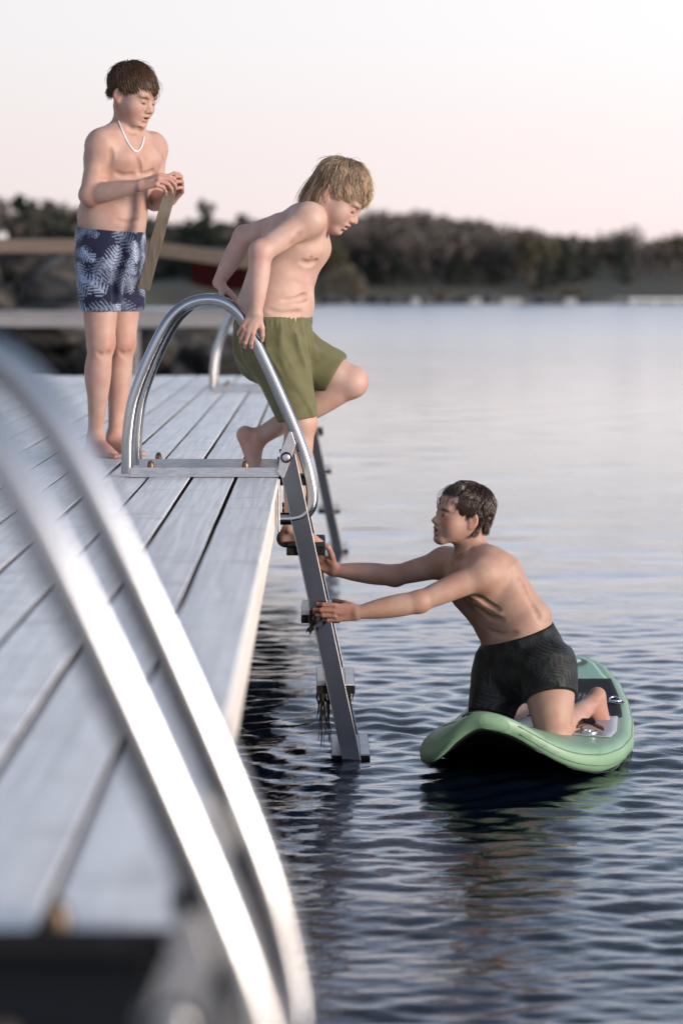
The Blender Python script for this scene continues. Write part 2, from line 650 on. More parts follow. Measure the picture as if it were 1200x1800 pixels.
for x in (-0.62, -2.75):
    b = MB()
    b.box((EDGE + x, DECK_Y0 + 0.05, -0.36), (EDGE + x + 0.12, DECK_Y1 - 0.1, -0.193))
    b.build('beam', M_UNDER, jetty)
    for k in range(6):
        b = MB()
        yy = DECK_Y0 + 1.2 + k * 3.3
        b.tube([(EDGE + x + 0.06, yy, -2.4), (EDGE + x + 0.06, yy, -0.362)], 0.10, 14)
        b.build('pile', M_PILE, jetty, smooth=True, auto=40)

# ------------------------------------------------------------------ bathing ladders
LY0, LY1 = 8.42, 8.83      # the near and the far side of the middle ladder
HOOP = [(224, 838), (224, 800), (226, 760), (233, 712), (247, 668), (266, 622), (285, 584), (303, 557), (325, 538), (352, 528), (380, 528), (404, 538), (424, 557),
        (442, 586), (468, 640), (494, 698), (520, 760), (537, 808), (546, 846), (549, 870), (546, 890), (534, 905), (516, 911), (489, 912)]


def hoop_xz():
    P = np.array([at(x, y, LY0) for x, y in HOOP])
    P[0, 2] = 0.012
    return P


def make_ladder(name, dark=False):
    org = np.array([EDGE, 0.5 * (LY0 + LY1), 0.0])
    root = empty(name, org)
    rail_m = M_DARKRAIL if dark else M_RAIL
    H = hoop_xz()
    path = catmull(H, 7)
    for Yh in (LY0, LY1):
        b = MB()
        p = path.copy()
        p[:, 1] = Yh
        b.tube(p, 0.0215, 20)
        hoop = b.build('handrail', M_TUBE, root, smooth=True, auto=50)
        b = MB()
        b.box((EDGE + 0.0, Yh - 0.035, -0.19), (EDGE + 0.008, Yh + 0.035, -0.004))
        b.build('side_plate', M_PLATE, root, bevel=0.002)
        # flat base rail on the planks with two cap nuts
        xa, xb = H[0, 0] + 0.012, EDGE + 0.006
        sgn = 1 if Yh == LY0 else -1
        b = MB()
        b.box((xa, Yh - 0.019, 0.002), (xb, Yh + 0.019, 0.008))
        b.box((xa, Yh - 0.021, 0.002), (xb, Yh - 0.0155, 0.036))
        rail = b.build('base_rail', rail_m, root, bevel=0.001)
        for fx in (0.07, 0.40):
            b = MB()
            cx, cy = xa + fx, Yh + 0.004
            b.lathe([(0.015, 0.008), (0.015, 0.012), (0.0095, 0.012), (0.0095, 0.026), (0.0125, 0.027), (0.0125, 0.042), (0.0098, 0.053), (0.004, 0.059)], (cx, cy, 0.0), seg=12)
            b.build('cap_nut', M_BRASS, root, smooth=True, auto=35)
        # hinge plate between base rail, handrail and stile
        pl = [at(x, y, Yh) for x, y in ((490, 822), (497, 792), (511, 758), (516, 760), (521, 777), (512, 806), (498, 840), (494, 842), (484, 828))]
        pl = np.array([at(x, y, LY0) for x, y in ((489, 824), (493, 794), (509, 757), (513, 758), (520, 779), (511, 808), (500, 838), (497, 840), (484, 826))])
        n = len(pl)
        t0, t1 = Yh - 0.030, Yh - 0.024
        V = [(p_[0], t0, p_[2]) for p_ in pl] + [(p_[0], t1, p_[2]) for p_ in pl]
        F = [tuple(range(n)), tuple(range(2 * n - 1, n - 1, -1))] + [(i, n + i, n + (i + 1) % n, (i + 1) % n) for i in range(n)]
        b = MB()
        b.add(V, F)
        plate = b.build('hinge_plate', M_PLATE, root, bevel=0.0015)
        c = at(503, 803, LY0)
        b = MB()
        b.lathe([(0.019, -0.002), (0.019, 0.005), (0.0135, 0.005)], (c[0], t0, c[2]), axis=(0, -1, 0), seg=24)
        ring = b.build('washer', M_RUBBER, root, smooth=True, auto=40)
        b = MB()
        b.lathe([(0.0135, 0.0), (0.0135, 0.007), (0.011, 0.009), (0.004, 0.0095)], (c[0], t0, c[2]), axis=(0, -1, 0), seg=20)
        b.build('pivot_bolt', M_PLATE, root, smooth=True, auto=40)
        # stile: a rectangular profile leaning out over the water and on below it
        a_, b_ = at(503, 800, LY0), at(617, 1330, LY0)
        d = nrm((b_ - a_) * np.array([1, 0, 1]))
        ln = 1.75
        sd = np.array([-d[2], 0, d[0]])
        M = np.stack([sd, np.array([0, 1.0, 0]), d], axis=1)
        b = MB()
        b.box((-0.029, -0.020, 0), (0.029, -0.016, ln), M, (a_[0], Yh, a_[2]))
        stl = b.build('stile', M_STILE, root, bevel=0.001)
        for e0, e1, fm in ((-0.0322, -0.0292, M_STILE), (0.0292, 0.0322, M_PLATE)):  # right flange in the paler metal: its lit edge put into the colour
            b = MB()
            b.box((e0, -0.0215, 0), (e1, 0.020, ln), M, (a_[0], Yh, a_[2]))
            b.build('flange', fm, stl, origin=org, bevel=0.001)
    for py in (838, 961, 1080, 1204, 1327, 1470):
        t = (py - 800) / 530.0
        c = at(503 + 114 * t, py, LY0)
        b = MB()
        b.box((c[0] - 0.068, LY0 - 0.012, c[2] - 0.030), (c[0] + 0.068, LY1 - 0.022, c[2] - 0.003))
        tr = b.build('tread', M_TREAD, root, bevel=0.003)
        b = MB()
        for k in range(4):
            x0 = c[0] - 0.066 + k * 0.0335
            b.box((x0, LY0 + 0.0, c[2] - 0.002), (x0 + 0.0315, LY1 - 0.03, c[2] + 0.003))
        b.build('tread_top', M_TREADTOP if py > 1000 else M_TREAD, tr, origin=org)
    return root


mid = make_ladder('bathing_ladder')
tag(mid, 'steel bathing ladder with looped handrails that the boy in green shorts climbs down', 'ladder', 'bathing ladders along the jetty')
far = copy_tree(mid)
far.location.y += 15.12 - LY0
tag(far, 'far steel ladder of the jetty behind the climbing boy, empty', 'ladder', 'bathing ladders along the jetty')
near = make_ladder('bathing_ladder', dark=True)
near.location.y += 1.95 - LY0
tag(near, 'blurred steel ladder handrails close up at the lower left', 'ladder', 'bathing ladders along the jetty')
# dark rubber mat between the feet of the close ladder
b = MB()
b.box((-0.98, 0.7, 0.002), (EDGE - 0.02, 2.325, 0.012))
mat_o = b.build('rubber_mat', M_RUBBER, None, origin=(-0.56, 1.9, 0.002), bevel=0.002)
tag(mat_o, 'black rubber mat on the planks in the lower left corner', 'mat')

# seaweed hanging off the third tread above the water
b = MB()
wr = np.random.default_rng(5)
t = (1212 - 800) / 530.0
cw = at(503 + 114 * t, 1212, LY0)
for k in range(34):
    x = cw[0] + (wr.uniform(-0.068, -0.022) if k < 24 else wr.uniform(-0.02, 0.06))
    L = wr.uniform(0.05, 0.20) if k < 24 else wr.uniform(0.02, 0.05)
    y = LY0 + wr.uniform(-0.02, 0.03)
    pts = [(x, y, cw[2] - 0.012)]
    for s in range(5):
        q = pts[-1]
        pts.append((q[0] + wr.normal(0, 0.004) + 0.001, q[1] + wr.normal(0, 0.004), q[2] - L / 5))
    b.tube(pts, np.linspace(0.0035, 0.001, 6) * wr.uniform(0.7, 1.4), 5)
wd = b.build('seaweed', M_WEED, None, origin=cw)
tag(wd, 'dark strands of seaweed hanging from a ladder tread just above the water', 'seaweed')
b = MB()
for k in range(46):
    x = at(560, 1083, LY0)[0] + wr.uniform(-0.035, 0.03)
    p0 = np.array([x, LY0 - 0.02 + wr.uniform(-0.004, 0.012), at(560, 1083, LY0)[2] + wr.uniform(-0.045, 0.035)])
    pts = [p0, p0 + np.array([wr.normal(0, 0.01), wr.normal(0, 0.004), -wr.uniform(0.004, 0.03)])]
    b.tube(pts, [0.006, 0.002], 5)
wd2 = b.build('seaweed', M_WEED, None, origin=at(560, 1083, LY0))
tag(wd2, 'black tuft of seaweed on the ladder tread under the kneeling boy\'s hand', 'seaweed')
# ------------------------------------------------------------------ far shore
M_LAND = noise_mat('shore_ground', (0.035, 0.036, 0.022), (0.075, 0.068, 0.042), (0.05, 0.09, 0.3), 0.9, c3=(0.055, 0.050, 0.032))
M_HILL = noise_mat('hill_ground', (0.05, 0.045, 0.035), (0.085, 0.075, 0.05), (0.08, 0.08, 0.08), 0.9)
M_ROCK = noise_mat('shore_rock', (0.02, 0.02, 0.023), (0.09, 0.085, 0.08), (2, 2, 2), 0.75, bump=0.5, bump_d=0.05, rand=0.35)
M_ROCKD = noise_mat('dark_rock', (0.003, 0.003, 0.0035), (0.12, 0.11, 0.10), (0.9, 0.9, 0.9), 0.8, spec=0.2, ramp=(0.42, 0.75), bump=0.5, bump_d=0.05, rand=0.6)
M_PALE = noise_mat('pale_concrete', (0.26, 0.26, 0.27), (0.38, 0.38, 0.39), (3, 3, 3), 0.7)
M_TWIG = noise_mat('bare_twigs', (0.058, 0.050, 0.046), (0.098, 0.082, 0.070), (0.5, 0.5, 0.5), 0.9, rand=0.3)
M_BUD = noise_mat('budding_leaves', (0.048, 0.045, 0.022), (0.085, 0.072, 0.036), (0.5, 0.5, 0.5), 0.9, rand=0.3)
M_EVER = noise_mat('evergreen', (0.010, 0.016, 0.012), (0.024, 0.034, 0.022), (0.8, 0.8, 0.8), 0.85, rand=0.3)
M_BARK = noise_mat('bark', (0.045, 0.038, 0.032), (0.09, 0.075, 0.06), (3, 3, 0.6), 0.9)
M_BUSH = noise_mat('straw_bush', (0.075, 0.066, 0.045), (0.13, 0.11, 0.075), (0.8, 0.8, 0.8), 0.9)
M_RED = noise_mat('red_boards', (0.011, 0.0015, 0.002), (0.017, 0.002, 0.003), (8, 8, 0.5), 0.9, spec=0.05)
M_ROOF = noise_mat('grey_roof', (0.05, 0.05, 0.055), (0.08, 0.08, 0.085), (4, 4, 4), 0.8)
M_WHITE = noise_mat('white_paint', (0.60, 0.60, 0.60), (0.68, 0.68, 0.68), (4, 4, 4), 0.5)
M_RAILWOOD = wood_mat('brown_rail_timber', (0.19, 0.145, 0.11), (0.10, 0.075, 0.055), (0.14, 0.11, 0.09), gscale=(1.2, 40, 40), rough=0.65)
M_GREYWOOD = wood_mat('grey_bridge_timber', (0.25, 0.24, 0.25), (0.16, 0.155, 0.165), (0.19, 0.18, 0.185), gscale=(1.2, 40, 40), rough=0.65)


def ridge(px):
    """height of the skyline in the photograph, by horizontal position"""
    xs = [-900, -300, 0, 60, 140, 230, 300, 345, 420, 500, 600, 660, 700, 760, 820, 900, 960, 1010, 1060, 1100, 1150, 1200, 1500, 2100]
    ys = [345, 350, 347, 350, 360, 384, 388, 384, 386, 384, 374, 370, 367, 372, 380, 394, 404, 413, 421, 415, 424, 423, 430, 440]
    return np.interp(px, xs, ys)


SHORE_Y = 215.0


def terrain():
    nx, ny = 150, 40
    px = np.linspace(-1500, 2700, nx)
    V = []
    for j in range(ny):
        t = j / (ny - 1)
        Y = SHORE_Y - 4 + t * 260
        for i in range(nx):
            X = (px[i] - 563) / FPX * SHORE_Y * (1 + 0.35 * t)
            crest = CAM_H + (500 - ridge(px[i])) / FPX * 300 - 2.4
            if t < 0.09:
                z = -1.6 + t / 0.09 * 2.3
            elif t < 0.2:
                z = 0.7 + (t - 0.09) / 0.11 * 0.9
            else:
                s = min(1, (t - 0.2) / 0.22)
                z = 1.6 + (crest - 1.6) * (s * s * (3 - 2 * s))
            z += 0.25 * math.sin(X * 0.17 + t * 9) * min(1, t * 6)
            V.append((X, Y, z))
    F = []
    for j in range(ny - 1):
        for i in range(nx - 1):
            a = j * nx + i
            F.append((a, a + 1, a + nx + 1, a + nx))
    me = mesh_np('hillside', V, F)
    o = link('hillside', me, M_HILL)
    me.materials.append(M_LAND)
    mi = np.zeros(len(F), np.int32)
    mi[:(nx - 1) * 8] = 1
    me.polygons.foreach_set('material_index', mi)
    tag(o, 'low wooded hill with a grassy bank along the far shore', kind='structure')
    return np.array(V).reshape(ny, nx, 3)


TERR = terrain()


def ground_z(X, Y):
    t = (Y - SHORE_Y + 4) / 260
    j = min(max(t * 39, 0), 38.99)
    row = TERR[int(j)]
    row2 = TERR[int(j) + 1]
    f = j - int(j)
    return (1 - f) * np.interp(X, row[:, 0], row[:, 2]) + f * np.interp(X, row2[:, 0], row2[:, 2])


def leaf_cloud(r, n, cx, rx, rz, size, lumps=7, bottom=0.0):
    """many small leaf clumps spread through an uneven crown"""
    V, F = [], []
    cs = [(cx + r.normal(0, 0.42, 3) * np.array([rx, rx, rz]), r.uniform(0.35, 0.62)) for _ in range(lumps)]
    for _ in range(n):
        c, s = cs[r.integers(len(cs))]
        d = nrm(r.normal(0, 1, 3)) * r.random() ** 0.45
        p = c + d * np.array([rx, rx, rz]) * s
        if p[2] < bottom:
            continue
        a, b_ = nrm(r.normal(0, 1, 3)), nrm(r.normal(0, 1, 3))
        sz = size * r.uniform(0.5, 1.5)
        k = len(V)
        V += [p - a * sz, p + b_ * sz * 0.6, p + a * sz, p - b_ * sz * 0.6]
        F.append((k, k + 1, k + 2, k + 3))
    return V, F


def tree_parts(kind, seed):
    r = np.random.default_rng(seed)
    tr = MB()
    if kind == 'bare':
        tr.tube(catmull([(0, 0, -0.5), (0.1, 0, 2.0), (0.0, 0.1, 4.5), (0.1, 0.1, 8.2)], 3), np.linspace(0.22, 0.03, 10), 7)
        for k in range(16):
            z = r.uniform(1.8, 7.0)
            a = r.uniform(0, 6.28)
            L = r.uniform(1.2, 2.6) * (1.1 - z / 12)
            e = np.array([math.cos(a) * L, math.sin(a) * L, z + L * 0.9])
            tr.tube([(0, 0, z), e * np.array([0.5, 0.5, 1]) + np.array([0, 0, -0.1]), e], [0.06, 0.04, 0.012], 4)
            for _ in range(5):
                tr.tube([e * 0.8 + np.array([0, 0, 0.2 * z]), e * 0.9 + r.normal(0, 0.5, 3) + np.array([0, 0, 0.1 * z])], [0.02, 0.008], 3)
        cv, cf = leaf_cloud(r, 620, np.array([0, 0, 5.6]), 3.1, 3.3, 0.32, 10, 1.0)
        m = M_TWIG
    elif kind == 'bud':
        tr.tube([(0, 0, -0.5), (0.1, 0, 2.0), (0.0, 0.1, 5.5)], [0.18, 0.13, 0.03], 7)
        for k in range(9):
            z = r.uniform(1.2, 4.5)
            a = r.uniform(0, 6.28)
            L = r.uniform(1.0, 2.0)
            tr.tube([(0, 0, z), (math.cos(a) * L, math.sin(a) * L, z + L * 0.8)], [0.05, 0.012], 4)
        cv, cf = leaf_cloud(r, 900, np.array([0, 0, 4.4]), 2.8, 2.7, 0.30, 9, 0.8)
        m = M_BUD
    else:
        tr.tube([(0, 0, -0.5), (0, 0, 3.0), (0, 0, 6.5)], [0.18, 0.12, 0.03], 7)
        cv, cf = [], []
        for k in range(9):
            z = 0.7 + k * 0.65
            rr = 2.3 * (1 - k / 10.5)
            v, f = leaf_cloud(r, 130, np.array([0, 0, z]), rr, 0.6, 0.25, 5, 0.1)
            cf += [tuple(i + len(cv) for i in q) for q in f]
            cv += v
        m = M_EVER
    tm = bpy.data.meshes.new('trunk')
    tm.from_pydata(tr.v, [], tr.f)
    tm.materials.append(M_BARK)
    cm = bpy.data.meshes.new('crown')
    cm.from_pydata([tuple(p) for p in cv], [], cf)
    cm.materials.append(m)
    return tm, cm


PROTO = {k: [tree_parts(k, 20 + i + 10 * j) for i in range(3)] for j, k in enumerate(('bare', 'bud', 'ever'))}


def place_tree(kind, px, Y, scale, label, group, name='tree', dz=0.0, sx=1.0):
    X = (px - 563) / FPX * Y
    tm, cm = PROTO[kind][rng.integers(3)]
    t = empty(name, (X, Y, ground_z(X, Y) + dz))
    t.scale = (scale * sx, scale * sx, scale)
    t.rotation_euler = (0, 0, rng.uniform(0, 6.28))
    link('trunk', tm, None, t)
    link('crown', cm, None, t)
    tag(t, label, 'tree', group)
    return t


# the wood that covers the hill and reads as one mass
def wood():
    r = np.random.default_rng(3)
    V, F = [], []
    mats = []
    src = []
    for kind in ('bare', 'bud', 'ever'):
        for tm, cm in PROTO[kind]:
            vs_, fs_, mi = [], [], []
            for me, m_i in ((tm, 0), (cm, {'bare': 1, 'bud': 2, 'ever': 3}[kind])):
                base = len(vs_)
                vs_ += [tuple(v.co) for v in me.vertices]
                ps = list(me.polygons)
                if m_i == 0:
                    ps = ps[::2] if kind != 'bare' else ps[:160]
                fs_ += [[i + base for i in p.vertices] for p in ps if len(p.vertices) == 4]
                mi += [m_i] * sum(1 for p in ps if len(p.vertices) == 4)
            src.append((np.array(vs_), np.array(fs_), np.array(mi)))
    VV, FF, MM = [], [], []
    n = 0
    for k in range(560):
        px = r.uniform(-1200, 2500) if k > 420 else r.uniform(-60, 1280)
        t = r.random() ** 0.8
        Y = SHORE_Y + 22 + t * 95
        X = (px - 563) / FPX * Y
        left = px < 480
        u = r.random()
        if left:
            kind = 2 if u < 0.62 else (0 if u < 0.85 else 1)
        else:
            kind = 0 if u < 0.74 else (1 if u < 0.93 else 2)
        v, f, mi = src[kind * 3 + r.integers(3)]
        lim = CAM_H + (500 - ridge(px) + r.normal(0, 4)) / FPX * Y
        hgt = (8.9, 7.2, 6.9)[kind]
        s = min(r.uniform(0.6, 0.95), max(0.3, (lim - ground_z(X, Y)) / hgt * r.uniform(0.8, 1.0)))
        a = r.uniform(0, 6.28)
        Rz = np.array([[math.cos(a), -math.sin(a), 0], [math.sin(a), math.cos(a), 0], [0, 0, 1]])
        w = v @ Rz.T * s + np.array([X, Y, ground_z(X, Y)])
        w[:, :2] = (w[:, :2] - np.array([X, Y])) * 1.25 + np.array([X, Y])
        VV.append(w)
        FF.append(f + n)
        MM.append(mi)
        n += len(w)
    me = mesh_np('woodland', np.vstack(VV), np.vstack(FF), smooth=False)
    for m in (M_BARK, M_TWIG, M_BUD, M_EVER):
        me.materials.append(m)
    me.polygons.foreach_set('material_index', np.concatenate(MM).astype(np.int32))
    o = link('woodland', me)
    tag(o, 'mass of bare brown spring trees covering the far hillside', 'woodland', kind='stuff')


wood()
# trees that stand out from the wood one by one
place_tree('ever', 362, 262, 1.25, 'dark conifer rising above the skyline between the standing and the climbing boy', 'single trees on the far shore')
place_tree('ever', 428, 258, 1.05, 'dark conifer on the skyline just left of the climbing boy\'s shoulder', 'single trees on the far shore')
place_tree('bare', 1095, 262, 0.66, 'tall bare tree standing above the skyline at the right', 'single trees on the far shore', sx=1.2)
place_tree('bud', 1180, 258, 0.72, 'broad brown tree at the right end of the skyline', 'single trees on the far shore', sx=1.3)
place_tree('ever', 990, 232, 0.72, 'dark round evergreen in the middle of the far shore at the right', 'single trees on the far shore', sx=1.15)
place_tree('ever', 955, 229, 0.5, 'low dark evergreen left of the round evergreen on the far shore', 'single trees on the far shore', sx=1.3)
place_tree('ever', 1092, 236, 0.66, 'narrow dark evergreen below the tall bare tree on the far shore', 'single trees on the far shore', sx=0.8)
place_tree('bud', 930, 231, 0.85, 'olive budding tree beside the low dark evergreen on the far shore', 'single trees on the far shore', sx=0.8)
place_tree('ever', 700, 231, 0.52, 'wide dark evergreen right of the straw coloured bush', 'single trees on the far shore', sx=2.0)
place_tree('ever', 655, 233, 0.45, 'low dark evergreen directly behind the straw coloured bush', 'single trees on the far shore', sx=1.6)
place_tree('ever', 805, 232, 0.56, 'dark evergreen at the middle of the far shore', 'single trees on the far shore', sx=1.5)
place_tree('ever', 870, 235, 0.45, 'small dark evergreen right of the middle of the far shore', 'single trees on the far shore', sx=1.5)
place_tree('ever', 45, 245, 1.28, 'tall dark conifer at the left end of the skyline', 'single trees on the far shore', sx=1.3)
place_tree('ever', 105, 247, 1.1, 'dark conifer close left of the standing boy\'s elbow', 'single trees on the far shore', sx=1.3)


def bush(px, Y, rx, rz, label, m=M_BUSH, n=1500):
    X = (px - 563) / FPX * Y
    r = np.random.default_rng(int(px))
    V, F = [], []
    for _ in range(n):
        d = nrm(r.normal(0, 1, 3))
        d[2] = abs(d[2])
        p = d * np.array([rx, rx, rz]) * r.uniform(0.72, 1.03) * (1 + 0.06 * math.sin(5 * d[0] + 3 * d[1]))
        a, b_ = nrm(d + r.normal(0, 0.6, 3)), nrm(r.normal(0, 1, 3))
        k = len(V)
        sz = 0.22
        V += [p - a * sz, p + b_ * sz * 0.4, p + a * sz, p - b_ * sz * 0.4]
        F.append((k, k + 1, k + 2, k + 3))
    t = empty('bush', (X, Y, ground_z(X, Y) - 0.1))
    me = mesh_np('crown', V, F, smooth=False)
    link('crown', me, m, t)
    b_ = MB()
    for k in range(7):
        a = k * 0.9
        b_.tube([(0.1 * math.cos(a), 0.1 * math.sin(a), -0.3), (rx * 0.5 * math.cos(a), rx * 0.5 * math.sin(a), rz * 0.6)], [0.06, 0.02], 5)
    b_.build('stem', M_BARK, t, origin=(0, 0, 0))
    tag(t, label, 'bush', 'bushes on the far shore')


bush(602, 222, 2.45, 2.9, 'large domed straw coloured bush on the far shore beside the climbing boy')
bush(1008, 222, 1.1, 1.0, 'small pale brown bush on the far bank below the round evergreen', n=600)
bush(770, 223, 1.0, 0.7, 'low brown bush on the far bank between the dark evergreens', n=500)


def rock_mesh(seed, n=3):
    r = np.random.default_rng(seed)
    import bmesh
    bm = bmesh.new()
    bmesh.ops.create_icosphere(bm, subdivisions=2, radius=1.0)
    ax = [nrm(r.normal(0, 1, 3)) for _ in range(7)]
    cut = r.uniform(0.55, 0.9, 7)
    for v in bm.verts:
        p = np.array(v.co)
        for a, c in zip(ax, cut):
            d = np.dot(p, a) - c
            if d > 0:
                p = p - a * d
        v.co = p * (1 + r.normal(0, 0.03))
    me = bpy.data.meshes.new('rock')
    bm.to_mesh(me)
    bm.free()
    return me


ROCKS = [rock_mesh(s) for s in range(6)]
ROCKS_D = []
for m_ in ROCKS:
    c_ = m_.copy()
    m_.materials.append(M_ROCK)
    c_.materials.append(M_ROCKD)
    ROCKS_D.append(c_)


def breakwater(name, label, spots, meshes, origin):
    t = empty(name, origin)
    for (X, Y, z, s) in spots:
        o = link('rock', meshes[rng.integers(6)], None, t)
        o.location = (X - origin[0], Y - origin[1], z - origin[2])
        o.scale = (s * rng.uniform(0.8, 1.5), s * rng.uniform(0.8, 1.2), s * rng.uniform(0.55, 0.95))
        o.rotation_euler = (rng.uniform(-0.4, 0.4), rng.uniform(-0.4, 0.4), rng.uniform(0, 6.28))
    tag(t, label, 'breakwater')
    return t


spots = []
for k in range(120):
    px = 520 + k * 4.6 + rng.uniform(-3, 3)
    Y = SHORE_Y - 3 + rng.uniform(-1.0, 3.0)
    spots.append(((px - 563) / FPX * Y, Y, WATER_Z + rng.uniform(0.0, 0.35), rng.uniform(0.28, 0.75)))
for k in range(45):
    px = 240 + k * 7 + rng.uniform(-3, 3)
    Y = SHORE_Y - 3 + rng.uniform(-1.0, 3.0)
    spots.append(((px - 563) / FPX * Y, Y, WATER_Z + rng.uniform(0.0, 0.3), rng.uniform(0.3, 0.8)))
breakwater('stone_shoreline', 'line of dark boulders along the waterline of the far shore', spots, ROCKS, ((800 - 563) / FPX * SHORE_Y, SHORE_Y, WATER_Z))


# pale slabs and a white jetty between the boulders
def slab(px0, px1, Y, z0, z1, name, label, cat, depth=1.0):
    X0, X1 = (px0 - 563) / FPX * Y, (px1 - 563) / FPX * Y
    b_ = MB()
    b_.box((X0, Y, z0), (X1, Y + depth, z1))
    o = b_.build(name, M_PALE, None, origin=(0.5 * (X0 + X1), Y, z0), bevel=0.03)
    tag(o, label, cat)


slab(723, 737, 208.5, -1.2, -0.45, 'concrete_block', 'small pale concrete block in the boulders right of the straw bush', 'block')
slab(826, 845, 208.6, -1.2, -0.5, 'concrete_block', 'pale concrete block at the middle of the far waterline', 'block')
slab(880, 916, 208.4, -1.2, -0.55, 'concrete_block', 'widest pale concrete block on the far waterline', 'block')
slab(990, 1012, 208.5, -1.2, -0.5, 'concrete_block', 'pale concrete block left of the white landing stage', 'block')
slab(1080, 1098, 208.5, -1.2, -0.5, 'concrete_block', 'pale concrete block at the left end of the white landing stage', 'block')
ls = empty('landing_stage', ((1160 - 563) / FPX * 207, 207, WATER_Z))
b = MB()
b.box(((1102 - 563) / FPX * 207, 207, -0.72), ((1330 - 563) / FPX * 207, 208.4, -0.5))
b.build('deck_slab', M_WHITE, ls, bevel=0.02)
for px in (1112, 1150, 1190, 1230):
    b = MB()
    X = (px - 563) / FPX * 207
    b.box((X - 0.1, 207.2, -1.6), (X + 0.1, 207.5, -0.722))
    b.build('post', M_WHITE, ls)
tag(ls, 'low white landing stage on the far shore at the right edge', 'landing stage')

# red boathouse behind the handrail
bh_x0, bh_x1 = at(336, 470, 190)[0], at(436, 470, 190)[0]
bz0, bz1 = at(380, 500, 190)[2], at(380, 458, 190)[2]
bh = empty('boathouse', (0.5 * (bh_x0 + bh_x1), 190, bz0))
b = MB()
b.box((bh_x0, 190, bz0 - 1.6), (bh_x1, 194, bz1))
b.build('wall', M_RED, bh)
b = MB()
xm = 0.5 * (bh_x0 + bh_x1)
V = [(bh_x0 - 0.2, 189.6, bz1 + 0.01), (bh_x1 + 0.2, 189.6, bz1 + 0.01), (bh_x1 + 0.2, 194.4, bz1 + 0.01), (bh_x0 - 0.2, 194.4, bz1 + 0.01), (bh_x0 - 0.2, 192, bz1 + 1.0), (bh_x1 + 0.2, 192, bz1 + 1.0)]
b.add(V, [(0, 1, 5, 4), (2, 3, 4, 5), (1, 2, 5), (3, 0, 4), (0, 3, 2, 1)])
b.build('roof', M_ROOF, bh)
tag(bh, 'dark red boathouse across the water left of the climbing boy', 'boathouse')
# its own low headland
b = MB()
hv, hf = [], []
for i in range(25):
    for j in range(9):
        X = -26.0 + i * 1.15
        Y = 176 + j * 5
        u = (i / 24)
        zz = -1.5 + 2.6 * math.sin(math.pi * min(1, max(0, j / 8))) * (1 - u ** 4) + 0.2 * math.sin(i * 1.3 + j)
        hv.append((X, Y, zz))
for i in range(24):
    for j in range(8):
        a = i * 9 + j
        hf.append((a, a + 9, a + 10, a + 1))
hl = link('headland', mesh_np('headland', hv, hf), M_LAND)
tag(hl, 'low grassy headland below the red boathouse', kind='structure')
# white cottage gable in the trees at the far left
xw = at(0, 402, 232)[0]
zw = at(0, 415, 232)[2]
cot = empty('cottage', (xw, 232, zw - 1.2))
b = MB()
b.box((xw - 1.1, 232, zw - 3.2), (xw + 0.32, 235, zw + 0.35))
b.build('wall', M_WHITE, cot)
b = MB()
b.add([(xw - 1.3, 231.8, zw + 0.36), (xw + 0.45, 231.8, zw + 0.36), (xw + 0.45, 235.2, zw + 0.36), (xw - 1.3, 235.2, zw + 0.36), (xw - 0.4, 231.8, zw + 1.0), (xw - 0.4, 235.2, zw + 1.0)],
      [(0, 1, 4), (2, 3, 5), (1, 2, 5, 4), (3, 0, 4, 5), (0, 3, 2, 1)])
b.build('roof', M_ROOF, cot)
tag(cot, 'small white cottage among the dark trees at the left edge', 'cottage')

# near rock bank under and behind the footbridge
spots = []
for k in range(150):
    px = rng.uniform(-260, 425)
    Y = rng.uniform(44, 57)
    X = (px - 563) / FPX * Y
    hump = max(0.0, 1 - max(0, px - 120) / 260.0)
    top = WATER_Z + 0.35 + hump * 1.15 * rng.random() + (0.75 * rng.random() * max(0, (Y - 50) / 7) if px < 150 else 0)
    spots.append((X, Y, top - 0.25, rng.uniform(0.35, 0.85)))
for k in range(40):
    px = rng.uniform(-260, 150)
    Y = rng.uniform(56, 60)
    spots.append(((px - 563) / FPX * Y, Y, rng.uniform(0.2, 1.25), rng.uniform(0.5, 1.0)))
breakwater('rock_bank', 'bank of dark tumbled boulders behind the standing boy', spots, ROCKS_D, ((200 - 563) / FPX * 50, 50, WATER_Z))
# gravel core that holds the boulders
V, F = [], []
for i in range(12):
    for j in range(5):
        px = -300 + i * 62
        Y = 45 + j * 4
        hump = max(0.0, 1 - max(0, px - 120) / 240.0)
        V.append(((px - 563) / FPX * Y, Y, -1.5 + math.sin(math.pi * min(1, j / 3.4)) * (0.5 + 1.3 * hump)))
for i in range(11):
    for j in range(4):
        a = i * 5 + j
        F.append((a, a + 5, a + 6, a + 1))
tag(link('gravel_bank', mesh_np('gravel_bank', V, F), M_ROCKD), 'dark gravel under the boulders', kind='structure')

# timber footbridge with a handrail, from the shore at the left
FBY = 34.0
fb = empty('footbridge', (at(150, 565, FBY)[0], FBY, at(150, 578, FBY)[2]))


def beam(name, p, q, w, h, m, parent, Y=None):
    p, q = np.asarray(p, float), np.asarray(q, float)
    d = nrm(q - p)
    sd = nrm(np.cross(d, (0, 0, 1)))
    up = np.cross(sd, d)
    M = np.stack([d, -sd, up], axis=1)
    b_ = MB()
    b_.box((0, -w / 2, -h / 2), (np.linalg.norm(q - p), w / 2, h / 2), M, p)
    return b_.build(name, m, parent, bevel=0.01)


